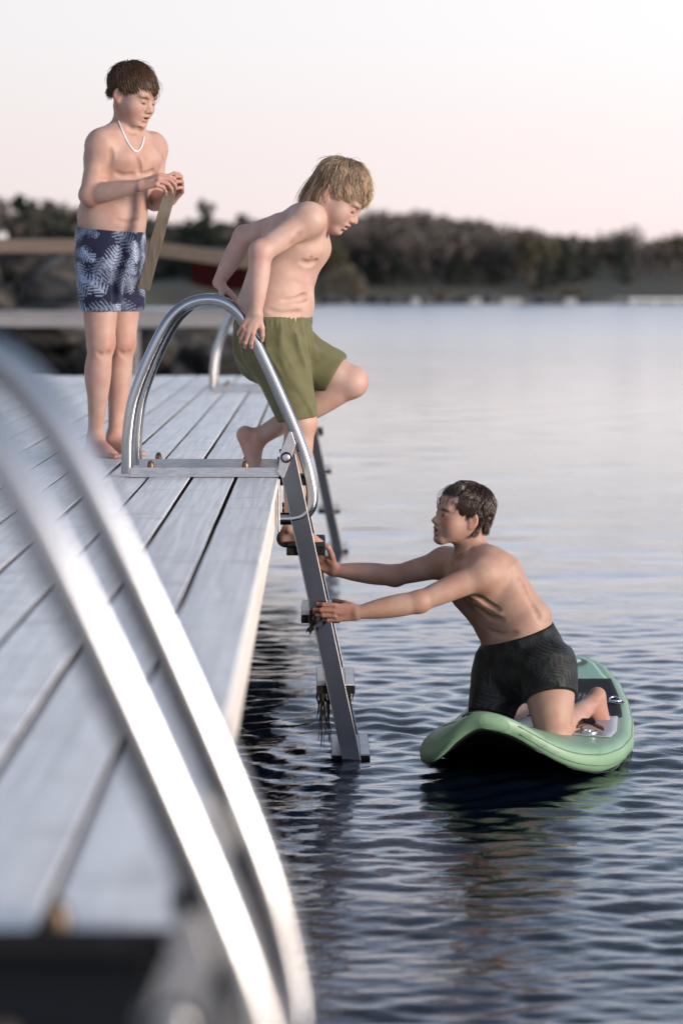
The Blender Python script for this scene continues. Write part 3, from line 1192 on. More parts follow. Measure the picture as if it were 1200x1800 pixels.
beam('deck_edge', at(-420, 562, FBY), at(446, 563, FBY), 0.12, 0.20, M_GREYWOOD, fb)
beam('deck_edge', at(-420, 562, FBY) + np.array([0, 1.5, 0]), at(446, 563, FBY) + np.array([0, 1.5, 0]), 0.12, 0.20, M_GREYWOOD, fb)
x0, x1 = at(-420, 562, FBY)[0], at(446, 563, FBY)[0]
nb = 44
zt = at(100, 552, FBY)[2]
for k in range(nb):
    xa = x0 + (x1 - x0) * k / nb
    b = MB()
    b.box((xa + 0.006, FBY - 0.08, zt + 0.003), (xa + (x1 - x0) / nb - 0.006, FBY + 1.6, zt + 0.035))
    b.build('plank', M_GREYWOOD, fb)
beam('handrail', at(-420, 431, FBY), at(246, 433, FBY), 0.10, 0.20, M_RAILWOOD, fb)
beam('handrail', at(247, 434, FBY), at(445, 461, FBY - 0.4), 0.10, 0.20, M_RAILWOOD, fb)
for (px, top) in ((-300, 431), (-120, 431), (237, 434)):
    pt = at(px, top, FBY)
    b = MB()
    b.box((pt[0] - 0.05, FBY + 0.052, -2.2), (pt[0] + 0.05, FBY + 0.14, pt[2] - 0.06))
    b.build('post', M_GREYWOOD, fb, bevel=0.006)
tag(fb, 'weathered timber footbridge with a broad brown handrail behind the standing boy', 'footbridge')
# ------------------------------------------------------------------ bodies: one continuous surface grown from blended volumes
class Field:
    def __init__(self):
        self.ops = []
        self.grp = 'body'
        self.tags = []

    def wrap(self, other, groups, off, k=0.012):
        """follow another form from outside, a little larger"""
        for (mode, k0, lo, hi, fn), g in zip(other.ops, other.tags):
            if g in groups and mode == 'u':
                self._add('u', max(k, k0 * 0.6), lo - off, hi + off, lambda x, y, z, fn=fn: fn(x, y, z) - off)

    def _add(self, mode, k, lo, hi, fn):
        self.ops.append((mode, k, np.asarray(lo, float), np.asarray(hi, float), fn))
        self.tags.append(self.grp)

    def cap(self, a, b, ra, rb, k=0.02, mode='u', squash=None):
        """tapered limb from a to b; squash = (direction, factor) flattens the section"""
        a, b = np.asarray(a, float), np.asarray(b, float)
        ba = b - a
        L2 = float(ba @ ba) + 1e-12
        rm = max(ra, rb)

        def fn(x, y, z):
            px, py, pz = x - a[0], y - a[1], z - a[2]
            t = np.clip((px * ba[0] + py * ba[1] + pz * ba[2]) / L2, 0, 1)
            qx, qy, qz = px - t * ba[0], py - t * ba[1], pz - t * ba[2]
            d2 = qx * qx + qy * qy + qz * qz
            if squash is not None:
                n, f = nrm(squash[0]), squash[1]
                dn = qx * n[0] + qy * n[1] + qz * n[2]
                d2 = d2 + dn * dn * (1.0 / (f * f) - 1.0)
            return np.sqrt(d2) - (ra + t * (rb - ra))
        self._add(mode, k, np.minimum(a, b) - rm, np.maximum(a, b) + rm, fn)

    def ell(self, c, r, Rm=None, k=0.02, mode='u'):
        c, r = np.asarray(c, float), np.asarray(r, float)
        Rm = np.eye(3) if Rm is None else np.asarray(Rm, float)
        ext = np.sqrt(((Rm * r) ** 2).sum(1))

        def fn(x, y, z):
            px, py, pz = x - c[0], y - c[1], z - c[2]
            k0 = 0.0
            k1 = 0.0
            for i in range(3):
                u = (px * Rm[0, i] + py * Rm[1, i] + pz * Rm[2, i])
                k0 = k0 + (u / r[i]) ** 2
                k1 = k1 + (u / r[i] ** 2) ** 2
            k0 = np.sqrt(k0)
            return k0 * (k0 - 1.0) / (np.sqrt(k1) + 1e-9)
        self._add(mode, k, c - ext, c + ext, fn)

    def sec(self, a, b, wa, da, wb, db, s0, f0, s1=None, f1=None, k=0.03, mode='u', end=1.0):
        """elliptic trunk section from a to b: half width along s, half depth along f"""
        a, b = np.asarray(a, float), np.asarray(b, float)
        s1 = s0 if s1 is None else s1
        f1 = f0 if f1 is None else f1
        s0, f0, s1, f1 = [np.asarray(v, float) for v in (s0, f0, s1, f1)]
        ba = b - a
        L = float(np.linalg.norm(ba))
        ax = ba / L
        rm = max(wa, da, wb, db)

        def fn(x, y, z):
            px, py, pz = x - a[0], y - a[1], z - a[2]
            h = px * ax[0] + py * ax[1] + pz * ax[2]
            t = np.clip(h / L, 0, 1)
            e = h - t * L
            qx, qy, qz = px - t * ba[0], py - t * ba[1], pz - t * ba[2]
            sx, sy, sz = [s0[i] + t * (s1[i] - s0[i]) for i in range(3)]
            fx, fy, fz = [f0[i] + t * (f1[i] - f0[i]) for i in range(3)]
            us = qx * sx + qy * sy + qz * sz
            uf = qx * fx + qy * fy + qz * fz
            w = wa + t * (wb - wa)
            d = da + t * (db - da)
            m = np.minimum(w, d)
            kk = np.sqrt((us / w) ** 2 + (uf / d) ** 2 + (e / (m * end)) ** 2)
            return (kk - 1.0) * m
        self._add(mode, k, np.minimum(a, b) - rm, np.maximum(a, b) + rm, fn)

    def value(self, P):
        x, y, z = P[:, 0], P[:, 1], P[:, 2]
        f = np.full(len(P), 0.5)
        for mode, k, l, h, fn in self.ops:
            d = fn(x, y, z)
            if mode == 'u':
                e = np.maximum(k - np.abs(f - d), 0) / k
                f = np.minimum(f, d) - e * e * k * 0.25
            elif mode in 'si':
                d = -d if mode == 's' else d
                e = np.maximum(k - np.abs(f - d), 0) / k
                f = np.maximum(f, d) + e * e * k * 0.25
        return f

    def hit(self, px, py, ya, yb, n=300):
        """the point of the skin seen at a place in the photograph"""
        P = np.array([at(px, py, Y) for Y in np.linspace(ya, yb, n)])
        v = self.value(P)
        i = np.nonzero(v < 0)[0]
        return P[i[0]] if len(i) else P[int(np.argmin(v))]

    def crease(self, pts, ya, yb, r, k=0.012, mode='s', sink=0.0):
        """a fold (or ridge) drawn over the skin through places measured in the photograph"""
        RR = 0.013
        q = [self.hit(x, y, ya, yb) - np.array([0, RR + 0.0022 - 0.30 * r[min(i, len(r) - 1)], 0]) for i, (x, y) in enumerate(pts)]
        path = catmull(q, 4)
        for i in range(len(path) - 1):
            self.cap(path[i], path[i + 1], RR, RR, 0.007, mode)

    def plane(self, p, n, lo, hi, k=0.004):
        """cut away everything on the side n points to"""
        p, n = np.asarray(p, float), nrm(n)
        self._add('i', k, lo, hi, lambda x, y, z: (x - p[0]) * n[0] + (y - p[1]) * n[1] + (z - p[2]) * n[2])

    def mesh(self, coarse=0.005, fine=0.0022, boxes=(), pad=0.03):
        lo = np.min([o[2] for o in self.ops if o[0] == 'u'], axis=0) - pad
        hi = np.max([o[3] for o in self.ops if o[0] == 'u'], axis=0) + pad
        axs = []
        for i in range(3):
            g = [lo[i]]
            iv = [(b[0][i], b[1][i]) for b in boxes]
            while g[-1] < hi[i]:
                h = fine if any(u - coarse <= g[-1] <= v for u, v in iv) else coarse
                g.append(g[-1] + h)
            axs.append(np.array(g))
        gx, gy, gz = axs
        f = np.full((len(gx), len(gy), len(gz)), 0.5, np.float32)
        for mode, k, l, h, fn in self.ops:
            m = k + 0.012
            sl = [slice(max(0, np.searchsorted(g, l[i] - m) - 1), np.searchsorted(g, h[i] + m) + 1) for i, g in enumerate(axs)]
            X = gx[sl[0]][:, None, None]
            Y = gy[sl[1]][None, :, None]
            Z = gz[sl[2]][None, None, :]
            d = fn(X, Y, Z).astype(np.float32)
            c = f[sl[0], sl[1], sl[2]]
            if d.shape != c.shape:
                d = np.broadcast_to(d, c.shape)
            if mode == 'u':
                e = np.maximum(k - np.abs(c - d), 0) / k
                r = np.minimum(c, d) - e * e * k * 0.25
            elif mode == 's':
                d = -d
                e = np.maximum(k - np.abs(c - d), 0) / k
                r = np.maximum(c, d) + e * e * k * 0.25
            elif mode == 'i':
                e = np.maximum(k - np.abs(c - d), 0) / k
                r = np.maximum(c, d) + e * e * k * 0.25
            elif mode == 'd':
                r = c + d
            f[sl[0], sl[1], sl[2]] = r
        return surface_nets(f, gx, gy, gz)


def surface_nets(f, gx, gy, gz):
    s = f < 0
    n = [a - 1 for a in f.shape]
    cnt = np.zeros(n, np.uint8)
    for i in (0, 1):
        for j in (0, 1):
            for k in (0, 1):
                cnt += s[i:n[0] + i, j:n[1] + j, k:n[2] + k]
    act = (cnt > 0) & (cnt < 8)
    I, J, K = np.nonzero(act)
    idx = np.full(n, -1, np.int32)
    idx[I, J, K] = np.arange(len(I), dtype=np.int32)
    P = np.zeros((len(I), 3))
    W = np.zeros(len(I))
    corners = [(i, j, k) for i in (0, 1) for j in (0, 1) for k in (0, 1)]
    val = {c: f[I + c[0], J + c[1], K + c[2]].astype(float) for c in corners}
    for c in corners:
        for ax in range(3):
            if c[ax] == 0:
                d = list(c)
                d[ax] = 1
                d = tuple(d)
                a, b = val[c], val[d]
                cr_ = (a < 0) != (b < 0)
                t = np.where(cr_, a / (a - b + 1e-20), 0)
                q = [gx[I + c[0]], gy[J + c[1]], gz[K + c[2]]]
                e = [gx[I + d[0]], gy[J + d[1]], gz[K + d[2]]]
                for m in range(3):
                    P[:, m] += np.where(cr_, q[m] + t * (e[m] - q[m]), 0)
                W += cr_
    P /= W[:, None]
    F = []
    for ax in range(3):
        a = s.take(range(0, f.shape[ax] - 1), ax)
        b = s.take(range(1, f.shape[ax]), ax)
        E = np.array(np.nonzero(a != b))
        o1, o2 = [(1, 2), (2, 0), (0, 1)][ax]
        ok = (E[o1] > 0) & (E[o2] > 0) & (E[o1] < n[o1]) & (E[o2] < n[o2])
        E = E[:, ok]
        flip = a[E[0], E[1], E[2]]

        def cell(d1, d2):
            q = E.copy()
            q[o1] -= d1
            q[o2] -= d2
            return idx[q[0], q[1], q[2]]
        q = np.stack([cell(1, 1), cell(0, 1), cell(0, 0), cell(1, 0)], 1)
        q[~flip] = q[~flip][:, ::-1]
        F.append(q)
    F = np.vstack(F)
    F = F[(F >= 0).all(1)]
    # one light smoothing pass
    for _ in range(2):
        A = np.zeros_like(P)
        C = np.zeros(len(P))
        for u, v in ((0, 1), (1, 2), (2, 3), (3, 0)):
            np.add.at(A, F[:, u], P[F[:, v]])
            np.add.at(C, F[:, u], 1)
            np.add.at(A, F[:, v], P[F[:, u]])
            np.add.at(C, F[:, v], 1)
        P = 0.6 * P + 0.4 * A / np.maximum(C, 1)[:, None]
    return P, F


def frame(fwd, up=(0, 0, 1)):
    """columns: character's left, forward, up"""
    f = nrm(fwd)
    l = nrm(np.cross(up, f))
    u = np.cross(f, l)
    return np.stack([l, f, u], axis=1)


class Head:
    def __init__(self, c, fwd, up, s=1.0):
        self.c = np.asarray(c, float)
        self.M = frame(fwd, up)
        self.s = s

    def w(self, x, y, z):
        return self.c + self.M @ (np.array([x, y, z]) * self.s)

    def local(self, P):
        return ((P - self.c) @ self.M) / self.s


def rotx(a):
    return np.array([[1, 0, 0], [0, math.cos(a), -math.sin(a)], [0, math.sin(a), math.cos(a)]])


def roty(a):
    return np.array([[math.cos(a), 0, math.sin(a)], [0, 1, 0], [-math.sin(a), 0, math.cos(a)]])


def rotz(a):
    return np.array([[math.cos(a), -math.sin(a), 0], [math.sin(a), math.cos(a), 0], [0, 0, 1]])


def add_head(F, H, mouth=0.004, cheeks=1.0, lid=0.0, closed=False):
    F.grp = 'head'
    s, M, w = H.s, H.M, H.w

    def e(c, r, k=0.012, mode='u', rot=None):
        F.ell(w(*c), np.array(r) * s, M if rot is None else M @ rot, k * s, mode)

    def c_(a, b, ra, rb, k=0.012, mode='u', squash=None):
        F.cap(w(*a), w(*b), ra * s, rb * s, k * s, mode, None if squash is None else (M @ np.array(squash[0], float), squash[1]))
    e((0, -0.016, 0.026), (0.073, 0.094, 0.082), 0.02)
    e((0, 0.030, 0.030), (0.062, 0.056, 0.058), 0.03)
    e((0, 0.022, -0.035), (0.059, 0.062, 0.072), 0.03)
    c_((0.050, -0.004, -0.048), (0.016, 0.070, -0.097), 0.016, 0.017, 0.03)
    c_((-0.050, -0.004, -0.048), (-0.016, 0.070, -0.097), 0.016, 0.017, 0.03)
    e((0, 0.074, -0.096), (0.021, 0.017, 0.016), 0.02)
    for sg in (1, -1):
        e((sg * 0.034, 0.050, -0.044), (0.030 * cheeks, 0.031 * cheeks, 0.034), 0.03)
        e((sg * 0.030, 0.073, 0.013), (0.020, 0.010, 0.007), 0.018)
        e((sg * 0.031, 0.097, -0.008), (0.017, 0.015, 0.010), 0.012, 's')
        e((sg * 0.031, 0.0735, -0.0085), (0.0150, 0.0130, 0.0120), 0.004)
        if not closed:
            e((sg * 0.031, 0.0900, -0.0125 - lid), (0.0125, 0.006, 0.0022), 0.003, 's')
        # ear with rim and hollow
        rt = rotz(sg * 0.45) @ rotx(-0.15)
        e((sg * 0.074, -0.012, -0.014), (0.008, 0.019, 0.031), 0.007, 'u', rt)
        e((sg * 0.071, -0.008, -0.040), (0.007, 0.010, 0.010), 0.008, 'u')
        e((sg * 0.0825, -0.008, -0.012), (0.0055, 0.011, 0.019), 0.004, 's', rt)
    c_((0, 0.080, 0.000), (0, 0.098, -0.034), 0.0075, 0.0095, 0.016)
    e((0, 0.102, -0.036), (0.0105, 0.0105, 0.0095), 0.010)
    for sg in (1, -1):
        e((sg * 0.0125, 0.094, -0.041), (0.0075, 0.010, 0.0075), 0.006)
        e((sg * 0.0065, 0.101, -0.0475), (0.0035, 0.005, 0.003), 0.003, 's')
    e((0, 0.082, -0.064), (0.026, 0.015, 0.016), 0.016)
    c_((-0.019, 0.086, -0.063), (0.019, 0.086, -0.063), 0.004, 0.004, 0.008)
    e((0, 0.0955, -0.0605), (0.017, 0.0055, 0.0048), 0.005)
    e((0, 0.0925, -0.0745 - mouth), (0.0155, 0.0065, 0.0058), 0.006)
    e((0, 0.0985, -0.0670 - mouth * 0.5), (0.0215, 0.012, 0.0014 + mouth * 0.55), 0.003, 's')
    e((0, 0.094, -0.086 - mouth), (0.016, 0.006, 0.005), 0.010, 's')


def skin_tint(P, H, base, rings):
    """colour that belongs to the skin itself: lips, cheeks, ears, brows, nipples, scalp under the hair"""
    C = np.tile(np.asarray(base, float), (len(P), 1))

    def blend(mask, col):
        nonlocal C
        C = C * (1 - mask[:, None]) + np.asarray(col) * mask[:, None]
    r = np.random.default_rng(1)
    q = H.local(P)

    def blob(c, rad, soft=0.5):
        d = np.sqrt((((q - np.array(c)) / np.array(rad)) ** 2).sum(1))
        return np.clip((1 - d) / soft, 0, 1)
    b_ = np.asarray(base)
    for sg in (1, -1):
        blend(0.45 * blob((sg * 0.040, 0.068, -0.040), (0.026, 0.03, 0.022), 0.8), b_ * np.array([0.95, 0.62, 0.60]))
        blend(0.5 * blob((sg * 0.078, -0.012, -0.018), (0.014, 0.022, 0.034), 0.4), b_ * np.array([0.95, 0.58, 0.52]))
        # brow
        d = q - np.array([sg * 0.032, 0.084, 0.0085])
        blend(0.9 * np.clip(1.5 - np.sqrt((d[:, 0] / 0.018) ** 2 + (d[:, 1] / 0.03) ** 2 + ((d[:, 2] + abs(d[:, 0]) * 0.15) / 0.0055) ** 2), 0, 1), b_ * rings['brow'])
        # lash line and eye slit
        blend(0.9 * blob((sg * 0.031, 0.088, -0.0125 - rings.get('lid', 0)), (0.0158, 0.014, 0.0044 if rings.get('closed') else 0.0050), 0.35), (0.020, 0.012, 0.010))
        blend(0.35 * blob((sg * 0.031, 0.086, -0.006), (0.019, 0.02, 0.012), 0.6), b_ * np.array([0.8, 0.62, 0.6]))
    blend(0.75 * blob((0, 0.094, -0.067), (0.021, 0.018, 0.0125), 0.4), b_ * np.array([0.88, 0.46, 0.46]))
    m_ = rings.get('mouth', 0.003)
    blend(0.95 * blob((0, 0.093, -0.0672 - m_ * 0.5), (0.019, 0.010, 0.0018 + m_ * 0.6), 0.4), (0.05, 0.015, 0.014))
    blend(0.35 * blob((0, 0.106, -0.038), (0.018, 0.018, 0.014), 0.7), b_ * np.array([0.95, 0.66, 0.62]))
    # scalp
    hl = rings['hair'](q)
    blend(hl, rings['haircol'])
    for (c, rad, col, amt) in rings['spots']:
        d = np.linalg.norm(P - np.asarray(c), axis=1) / rad
        blend(amt * np.clip((1 - d) / 0.6, 0, 1), b_ * np.array(col))
    return np.clip(C, 0, 1)


def skin_mat(name):
    m, nt, b = new_mat(name, (0.5, 0.3, 0.24), 0.55, 0, 0.35)
    a = node(nt, 'ShaderNodeVertexColor', layer_name='tint')
    tc = node(nt, 'ShaderNodeTexCoord')
    nz = node(nt, 'ShaderNodeTexNoise')
    nz.inputs['Scale'].default_value = 17.0
    nz.inputs['Detail'].default_value = 6
    nt.links.new(tc.outputs['Object'], nz.inputs['Vector'])
    rp = node(nt, 'ShaderNodeValToRGB')
    rp.color_ramp.elements[0].position = 0.35
    rp.color_ramp.elements[1].position = 0.7
    rp.color_ramp.elements[0].color = (0.88, 0.76, 0.73, 1)
    rp.color_ramp.elements[1].color = (1.0, 1.0, 1.0, 1)
    nt.links.new(nz.outputs['Fac'], rp.inputs[0])
    mx = node(nt, 'ShaderNodeMixRGB', blend_type='MULTIPLY')
    mx.inputs[0].default_value = 1.0
    nt.links.new(a.outputs['Color'], mx.inputs[1])
    nt.links.new(rp.outputs[0], mx.inputs[2])
    nt.links.new(mx.outputs[0], b.inputs['Base Color'])
    b.inputs['Subsurface Weight'].default_value = 0.08
    b.inputs['Subsurface Radius'].default_value = (1.0, 0.35, 0.2)
    b.inputs['Subsurface Scale'].default_value = 0.012
    n2 = node(nt, 'ShaderNodeTexNoise')
    n2.inputs['Scale'].default_value = 260.0
    n2.inputs['Detail'].default_value = 3
    nt.links.new(tc.outputs['Object'], n2.inputs['Vector'])
    bp = node(nt, 'ShaderNodeBump')
    bp.inputs['Strength'].default_value = 0.22
    bp.inputs['Distance'].default_value = 0.002
    n3 = node(nt, 'ShaderNodeTexNoise')
    n3.inputs['Scale'].default_value = 45.0
    n3.inputs['Detail'].default_value = 2
    nt.links.new(tc.outputs['Object'], n3.inputs['Vector'])
    ad3 = node(nt, 'ShaderNodeMath', operation='MULTIPLY_ADD')
    nt.links.new(n3.outputs['Fac'], ad3.inputs[0])
    ad3.inputs[1].default_value = 1.6
    nt.links.new(n2.outputs['Fac'], ad3.inputs[2])
    nt.links.new(ad3.outputs[0], bp.inputs['Height'])
    nt.links.new(bp.outputs[0], b.inputs['Normal'])
    return m


M_SKIN = skin_mat('skin')


def tint_mat(name, rough=0.5, spec=0.4, bump=0.0, bscale=500, sheen=0.0):
    m, nt, b = new_mat(name, (0.5, 0.5, 0.5), rough, 0, spec)
    a = node(nt, 'ShaderNodeVertexColor', layer_name='tint')
    nt.links.new(a.outputs['Color'], b.inputs['Base Color'])
    if bump:
        tc = node(nt, 'ShaderNodeTexCoord')
        nz = node(nt, 'ShaderNodeTexNoise')
        nz.inputs['Scale'].default_value = bscale
        nz.inputs['Detail'].default_value = 4
        nt.links.new(tc.outputs['Object'], nz.inputs['Vector'])
        bp = node(nt, 'ShaderNodeBump')
        bp.inputs['Strength'].default_value = bump
        bp.inputs['Distance'].default_value = 0.004
        nt.links.new(nz.outputs['Fac'], bp.inputs['Height'])
        nt.links.new(bp.outputs[0], b.inputs['Normal'])
    if sheen:
        b.inputs['Sheen Weight'].default_value = sheen
    return m


M_HAIR = tint_mat('hair', 0.45, 0.35)
M_WETHAIR = tint_mat('wet_hair', 0.22, 0.6)
M_CLOTH = tint_mat('swim_cloth', 0.75, 0.25, 0.25, 60, 0.2)
M_WETCLOTH = tint_mat('wet_swim_cloth', 0.55, 0.3, 0.3, 50)


def hand(F, W, d, back, thumb, s, curl, spread=0.0, tcurl=(0.3, 0.3), tdir=(0.75, 0.55, -0.35), palm_k=0.010):
    """five fingers: W wrist, d to the knuckles, back = back of the hand, thumb = thumb side; curl per finger of 3 bends"""
    d, back = nrm(d), np.asarray(back, float)
    back = nrm(back - d * np.dot(back, d))
    t = np.asarray(thumb, float)
    t = nrm(t - d * np.dot(t, d) - back * np.dot(t, back))
    W = np.asarray(W, float)

    def p(a, b, c):
        return W + s * (d * a + t * b + back * c)
    # palm
    F.cap(p(0.004, 0.012, 0), p(0.072, 0.022, 0.002), 0.0155 * s, 0.0115 * s, palm_k)
    F.cap(p(0.004, 0.0, 0), p(0.076, 0.004, 0.004), 0.016 * s, 0.0115 * s, palm_k)
    F.cap(p(0.004, -0.012, 0), p(0.068, -0.022, 0.0), 0.0155 * s, 0.011 * s, palm_k)
    F.cap(p(0.010, 0.018, -0.006), p(0.042, 0.026, -0.010), 0.013 * s, 0.010 * s, palm_k)
    bases = [(0.078, 0.026, 0.003), (0.082, 0.0085, 0.005), (0.078, -0.009, 0.004), (0.070, -0.0255, 0.001)]
    lens = [(0.040, 0.024, 0.019), (0.044, 0.027, 0.020), (0.041, 0.025, 0.019), (0.032, 0.019, 0.017)]
    for i in range(4):
        q = p(*bases[i])
        ang = 0.0
        yaw = spread * (1.5 - i) / 1.5
        ra = (0.0092, 0.0094, 0.0090, 0.0080)[i] * s
        for j in range(3):
            ang += curl[i][j]
            dd = d * math.cos(ang) - back * math.sin(ang)
            dd = nrm(dd + t * yaw * math.cos(ang))
            q2 = q + dd * lens[i][j] * s
            F.cap(q, q2, ra, ra * 0.90, 0.0035)
            q = q2
            ra *= 0.90
    q = p(0.018, 0.022, -0.006)
    dd = nrm(d * tdir[0] + t * tdir[1] + back * tdir[2])
    ra = 0.0125 * s
    for j, L in enumerate((0.036, 0.030, 0.024)):
        q2 = q + dd * L * s
        F.cap(q, q2, ra, ra * 0.88, 0.006 if j == 0 else 0.003)
        q = q2
        ra *= 0.88
        if j < 2:
            dd = nrm(dd * math.cos(tcurl[j]) + (d * 0.5 - back * 0.6 - t * 0.3) * math.sin(tcurl[j]))


def foot(F, A, fwd, up, s, bend=0.0):
    """A ankle; fwd towards the toes; sole faces -up; bend lifts the heel about the ball"""
    fwd, up = nrm(fwd), np.asarray(up, float)
    up = nrm(up - fwd * np.dot(up, fwd))
    sd = np.cross(fwd, up)
    A = np.asarray(A, float)

    def p(a, b, c):
        return A + s * (fwd * a + sd * b + up * c)
    F.ell(p(-0.030, 0, -0.046), np.array([0.026, 0.026, 0.028]) * s, np.stack([fwd, sd, up], 1), 0.02)
    F.cap(p(0.0, 0, -0.012), p(0.075, 0.006, -0.042), 0.030 * s, 0.022 * s, 0.025)
    F.cap(p(-0.02, 0, -0.048), p(0.10, 0.018, -0.058), 0.024 * s, 0.016 * s, 0.02)
    F.cap(p(-0.02, 0, -0.050), p(0.095, -0.020, -0.060), 0.022 * s, 0.0135 * s, 0.02)
    F.cap(p(0.03, 0.006, -0.035), p(0.11, 0.002, -0.056), 0.022 * s, 0.014 * s, 0.02)
    for sg in (1, -1):
        F.ell(p(-0.004, sg * 0.029, -0.006), np.array([0.012, 0.010, 0.012]) * s, None, 0.012)
    return p


def toes(F, p, s, up, side=1, drop=0.0):
    tw = [(0.020, 0.0115, 0.040), (0.004, 0.0085, 0.036), (-0.008, 0.008, 0.031), (-0.018, 0.0075, 0.026), (-0.027, 0.007, 0.020)]
    for b_, r, L in tw:
        a0 = 0.105 if b_ > -0.02 else 0.095
        F.cap(p(a0, side * b_, -0.059), p(a0 + L, side * b_ * 1.1, -0.062 + drop), r * s, r * 0.92 * s, 0.004)


def limb(F, a, b, r, k=0.02):
    """a limb through equally spaced radii"""
    a, b = np.asarray(a, float), np.asarray(b, float)
    ba = b - a
    L2 = float(ba @ ba)
    rr = np.interp(np.linspace(0, 1, 33), np.linspace(0, 1, len(r)), r)
    rr = np.convolve(np.pad(rr, 4, mode='edge'), np.ones(9) / 9, 'valid')
    rm = max(r)

    def fn(x, y, z):
        px, py, pz = x - a[0], y - a[1], z - a[2]
        t = np.clip((px * ba[0] + py * ba[1] + pz * ba[2]) / L2, 0, 1)
        qx, qy, qz = px - t * ba[0], py - t * ba[1], pz - t * ba[2]
        return np.sqrt(qx * qx + qy * qy + qz * qz) - np.interp(t, np.linspace(0, 1, 33), rr)
    F._add('u', k, np.minimum(a, b) - rm, np.maximum(a, b) + rm, fn)


# ------------------------------------------------------------------ hair: separate strands combed from the crown
def hair(name, H, col, n, region, length, parent, seed=1, lift=0.35, grav=0.25, crown=(0.0, -0.07, 0.095), clump=0.5, width=0.0011, comb=None, mat=None,
         wave=0.0, nclump=160, cut=None, thick=0.010, hug=0.6, flyaway=0.05, vary=1.0):
    r = np.random.default_rng(seed)
    c0 = np.array([0, -0.016, 0.026])
    rad = np.array([0.0745, 0.0955, 0.0835])
    d = r.normal(0, 1, (n * 6, 3))
    d /= np.linalg.norm(d, axis=1)[:, None]
    p = c0 + d * rad
    ok = region(p) > r.random(len(p))
    p = p[ok][:n]
    n = len(p)
    # clumps share a comb direction
    cl = p[r.integers(0, n, nclump)]
    near_i = np.argmin(((p[:, None, :] - cl[None]) ** 2).sum(-1), axis=1)
    cn = r.normal(0, 1, (nclump, 3))
    L = length(p) * r.uniform(0.75, 1.12, n) * (1 + 0.12 * cn[near_i, 0])
    steps = 9
    up = H.M.T @ np.array([0, 0, 1.0])
    pts = [p.copy()]
    nm = (p - c0) / rad ** 2
    nm /= np.linalg.norm(nm, axis=1)[:, None]
    fl = p - np.array(crown)
    fl -= nm * (fl * nm).sum(1)[:, None]
    fl /= np.linalg.norm(fl, axis=1)[:, None] + 1e-6
    dr = nm * lift + fl
    if comb is not None:
        dr += comb(p)
    dr += clump * 0.35 * cn[near_i] + 0.10 * r.normal(0, 1, (n, 3))
    dr /= np.linalg.norm(dr, axis=1)[:, None]
    lay = r.uniform(0.002, thick, n)
    hugs = hug * r.uniform(0.6, 1.0, n)
    fly = r.random(n) < flyaway
    hugs[fly] *= 0.25
    dr[fly] += nm[fly] * 0.5
    q = p.copy()
    for s in range(steps):
        q = q + dr * (L / steps)[:, None]
        dr = dr - (grav(p)[:, None] if callable(grav) else grav) * up[None] * 0.5 + (wave * cn[near_i][:, [1, 2, 0]] * math.sin(s * 1.1 + 0.5))
        # stay on or outside the scalp
        e = (q - c0) / (rad + lay[:, None])
        ln = np.linalg.norm(e, axis=1)
        ins = ln < 1
        q[ins] = c0 + e[ins] / ln[ins][:, None] * (rad + lay[ins][:, None])
        ins = (ln > 1) & (q[:, 2] > -0.02)
        q[ins] = c0 + e[ins] * (1 + (1 / ln[ins] - 1) * hugs[ins])[:, None] * (rad + lay[ins][:, None])
        e2 = (q - np.array([0, 0.022, -0.035])) / (np.array([0.060, 0.064, 0.073]) + lay[:, None] * 0.5)
        ln2 = np.linalg.norm(e2, axis=1)
        ins = ln2 < 1
        q[ins] = np.array([0, 0.022, -0.035]) + e2[ins] / ln2[ins][:, None] * (np.array([0.060, 0.064, 0.073]) + lay[ins][:, None] * 0.5)
        step = q - pts[-1]
        sl = np.linalg.norm(step, axis=1)[:, None] + 1e-9
        q = pts[-1] + step / sl * (L / steps)[:, None]
        nd = step / sl
        dr = 0.5 * dr / (np.linalg.norm(dr, axis=1)[:, None]) + 0.5 * nd
        dr /= np.linalg.norm(dr, axis=1)[:, None] + 1e-9
        pts.append(q.copy())
    # gather the tips of a clump together
    S = np.array(pts)                                   # steps+1, n, 3
    for s in range(1, steps + 1):
        mean = np.zeros((nclump, 3))
        ct = np.zeros(nclump)
        np.add.at(mean, near_i, S[s])
        np.add.at(ct, near_i, 1)
        mean /= np.maximum(ct, 1)[:, None]
        S[s] += clump * 0.75 * (s / steps) * (mean[near_i] - S[s])
    Wd = H.c + np.einsum('ij,snj->sni', H.M, S * H.s)
    T = np.gradient(Wd, axis=0)
    T /= np.linalg.norm(T, axis=2)[..., None] + 1e-9
    ref = np.array([0.3, 0.7, 0.65])
    u = np.cross(T, ref)
    u /= np.linalg.norm(u, axis=2)[..., None] + 1e-9
    v = np.cross(T, u)
    wd = width * np.interp(np.arange(steps + 1), [0, 2, steps - 2, steps], [0.9, 1.0, 0.8, 0.15])
    V = []
    for k in range(3):
        a = k * 2.094
        V.append(Wd + (math.cos(a) * u + math.sin(a) * v) * wd[:, None, None])
    V = np.array(V)                                     # 3, steps+1, n, 3
    m = steps + 1
    Vf = V.transpose(2, 1, 0, 3).reshape(-1, 3)         # n, m, 3
    base = (np.arange(n) * m * 3)[:, None, None]
    ii = (np.arange(steps) * 3)[None, :, None]
    kk = np.arange(3)[None, None, :]
    k2 = (kk + 1) % 3
    Fq = np.stack([base + ii + kk, base + ii + k2, base + ii + 3 + k2, base + ii + 3 + kk], -1).reshape(-1, 4)
    col = np.asarray(col, float)
    cc = col * np.clip(1 + vary * (0.25 * cn[near_i, 1] + 0.2 * r.normal(0, 1, n)), 0.3, 2.2)[:, None]
    tipf = np.linspace(0.75, 1.25, m)[None, :, None, None]
    CC = np.clip(np.broadcast_to(cc[:, None, None, :], (n, m, 3, 3)) * tipf, 0.002, 1).reshape(-1, 3)
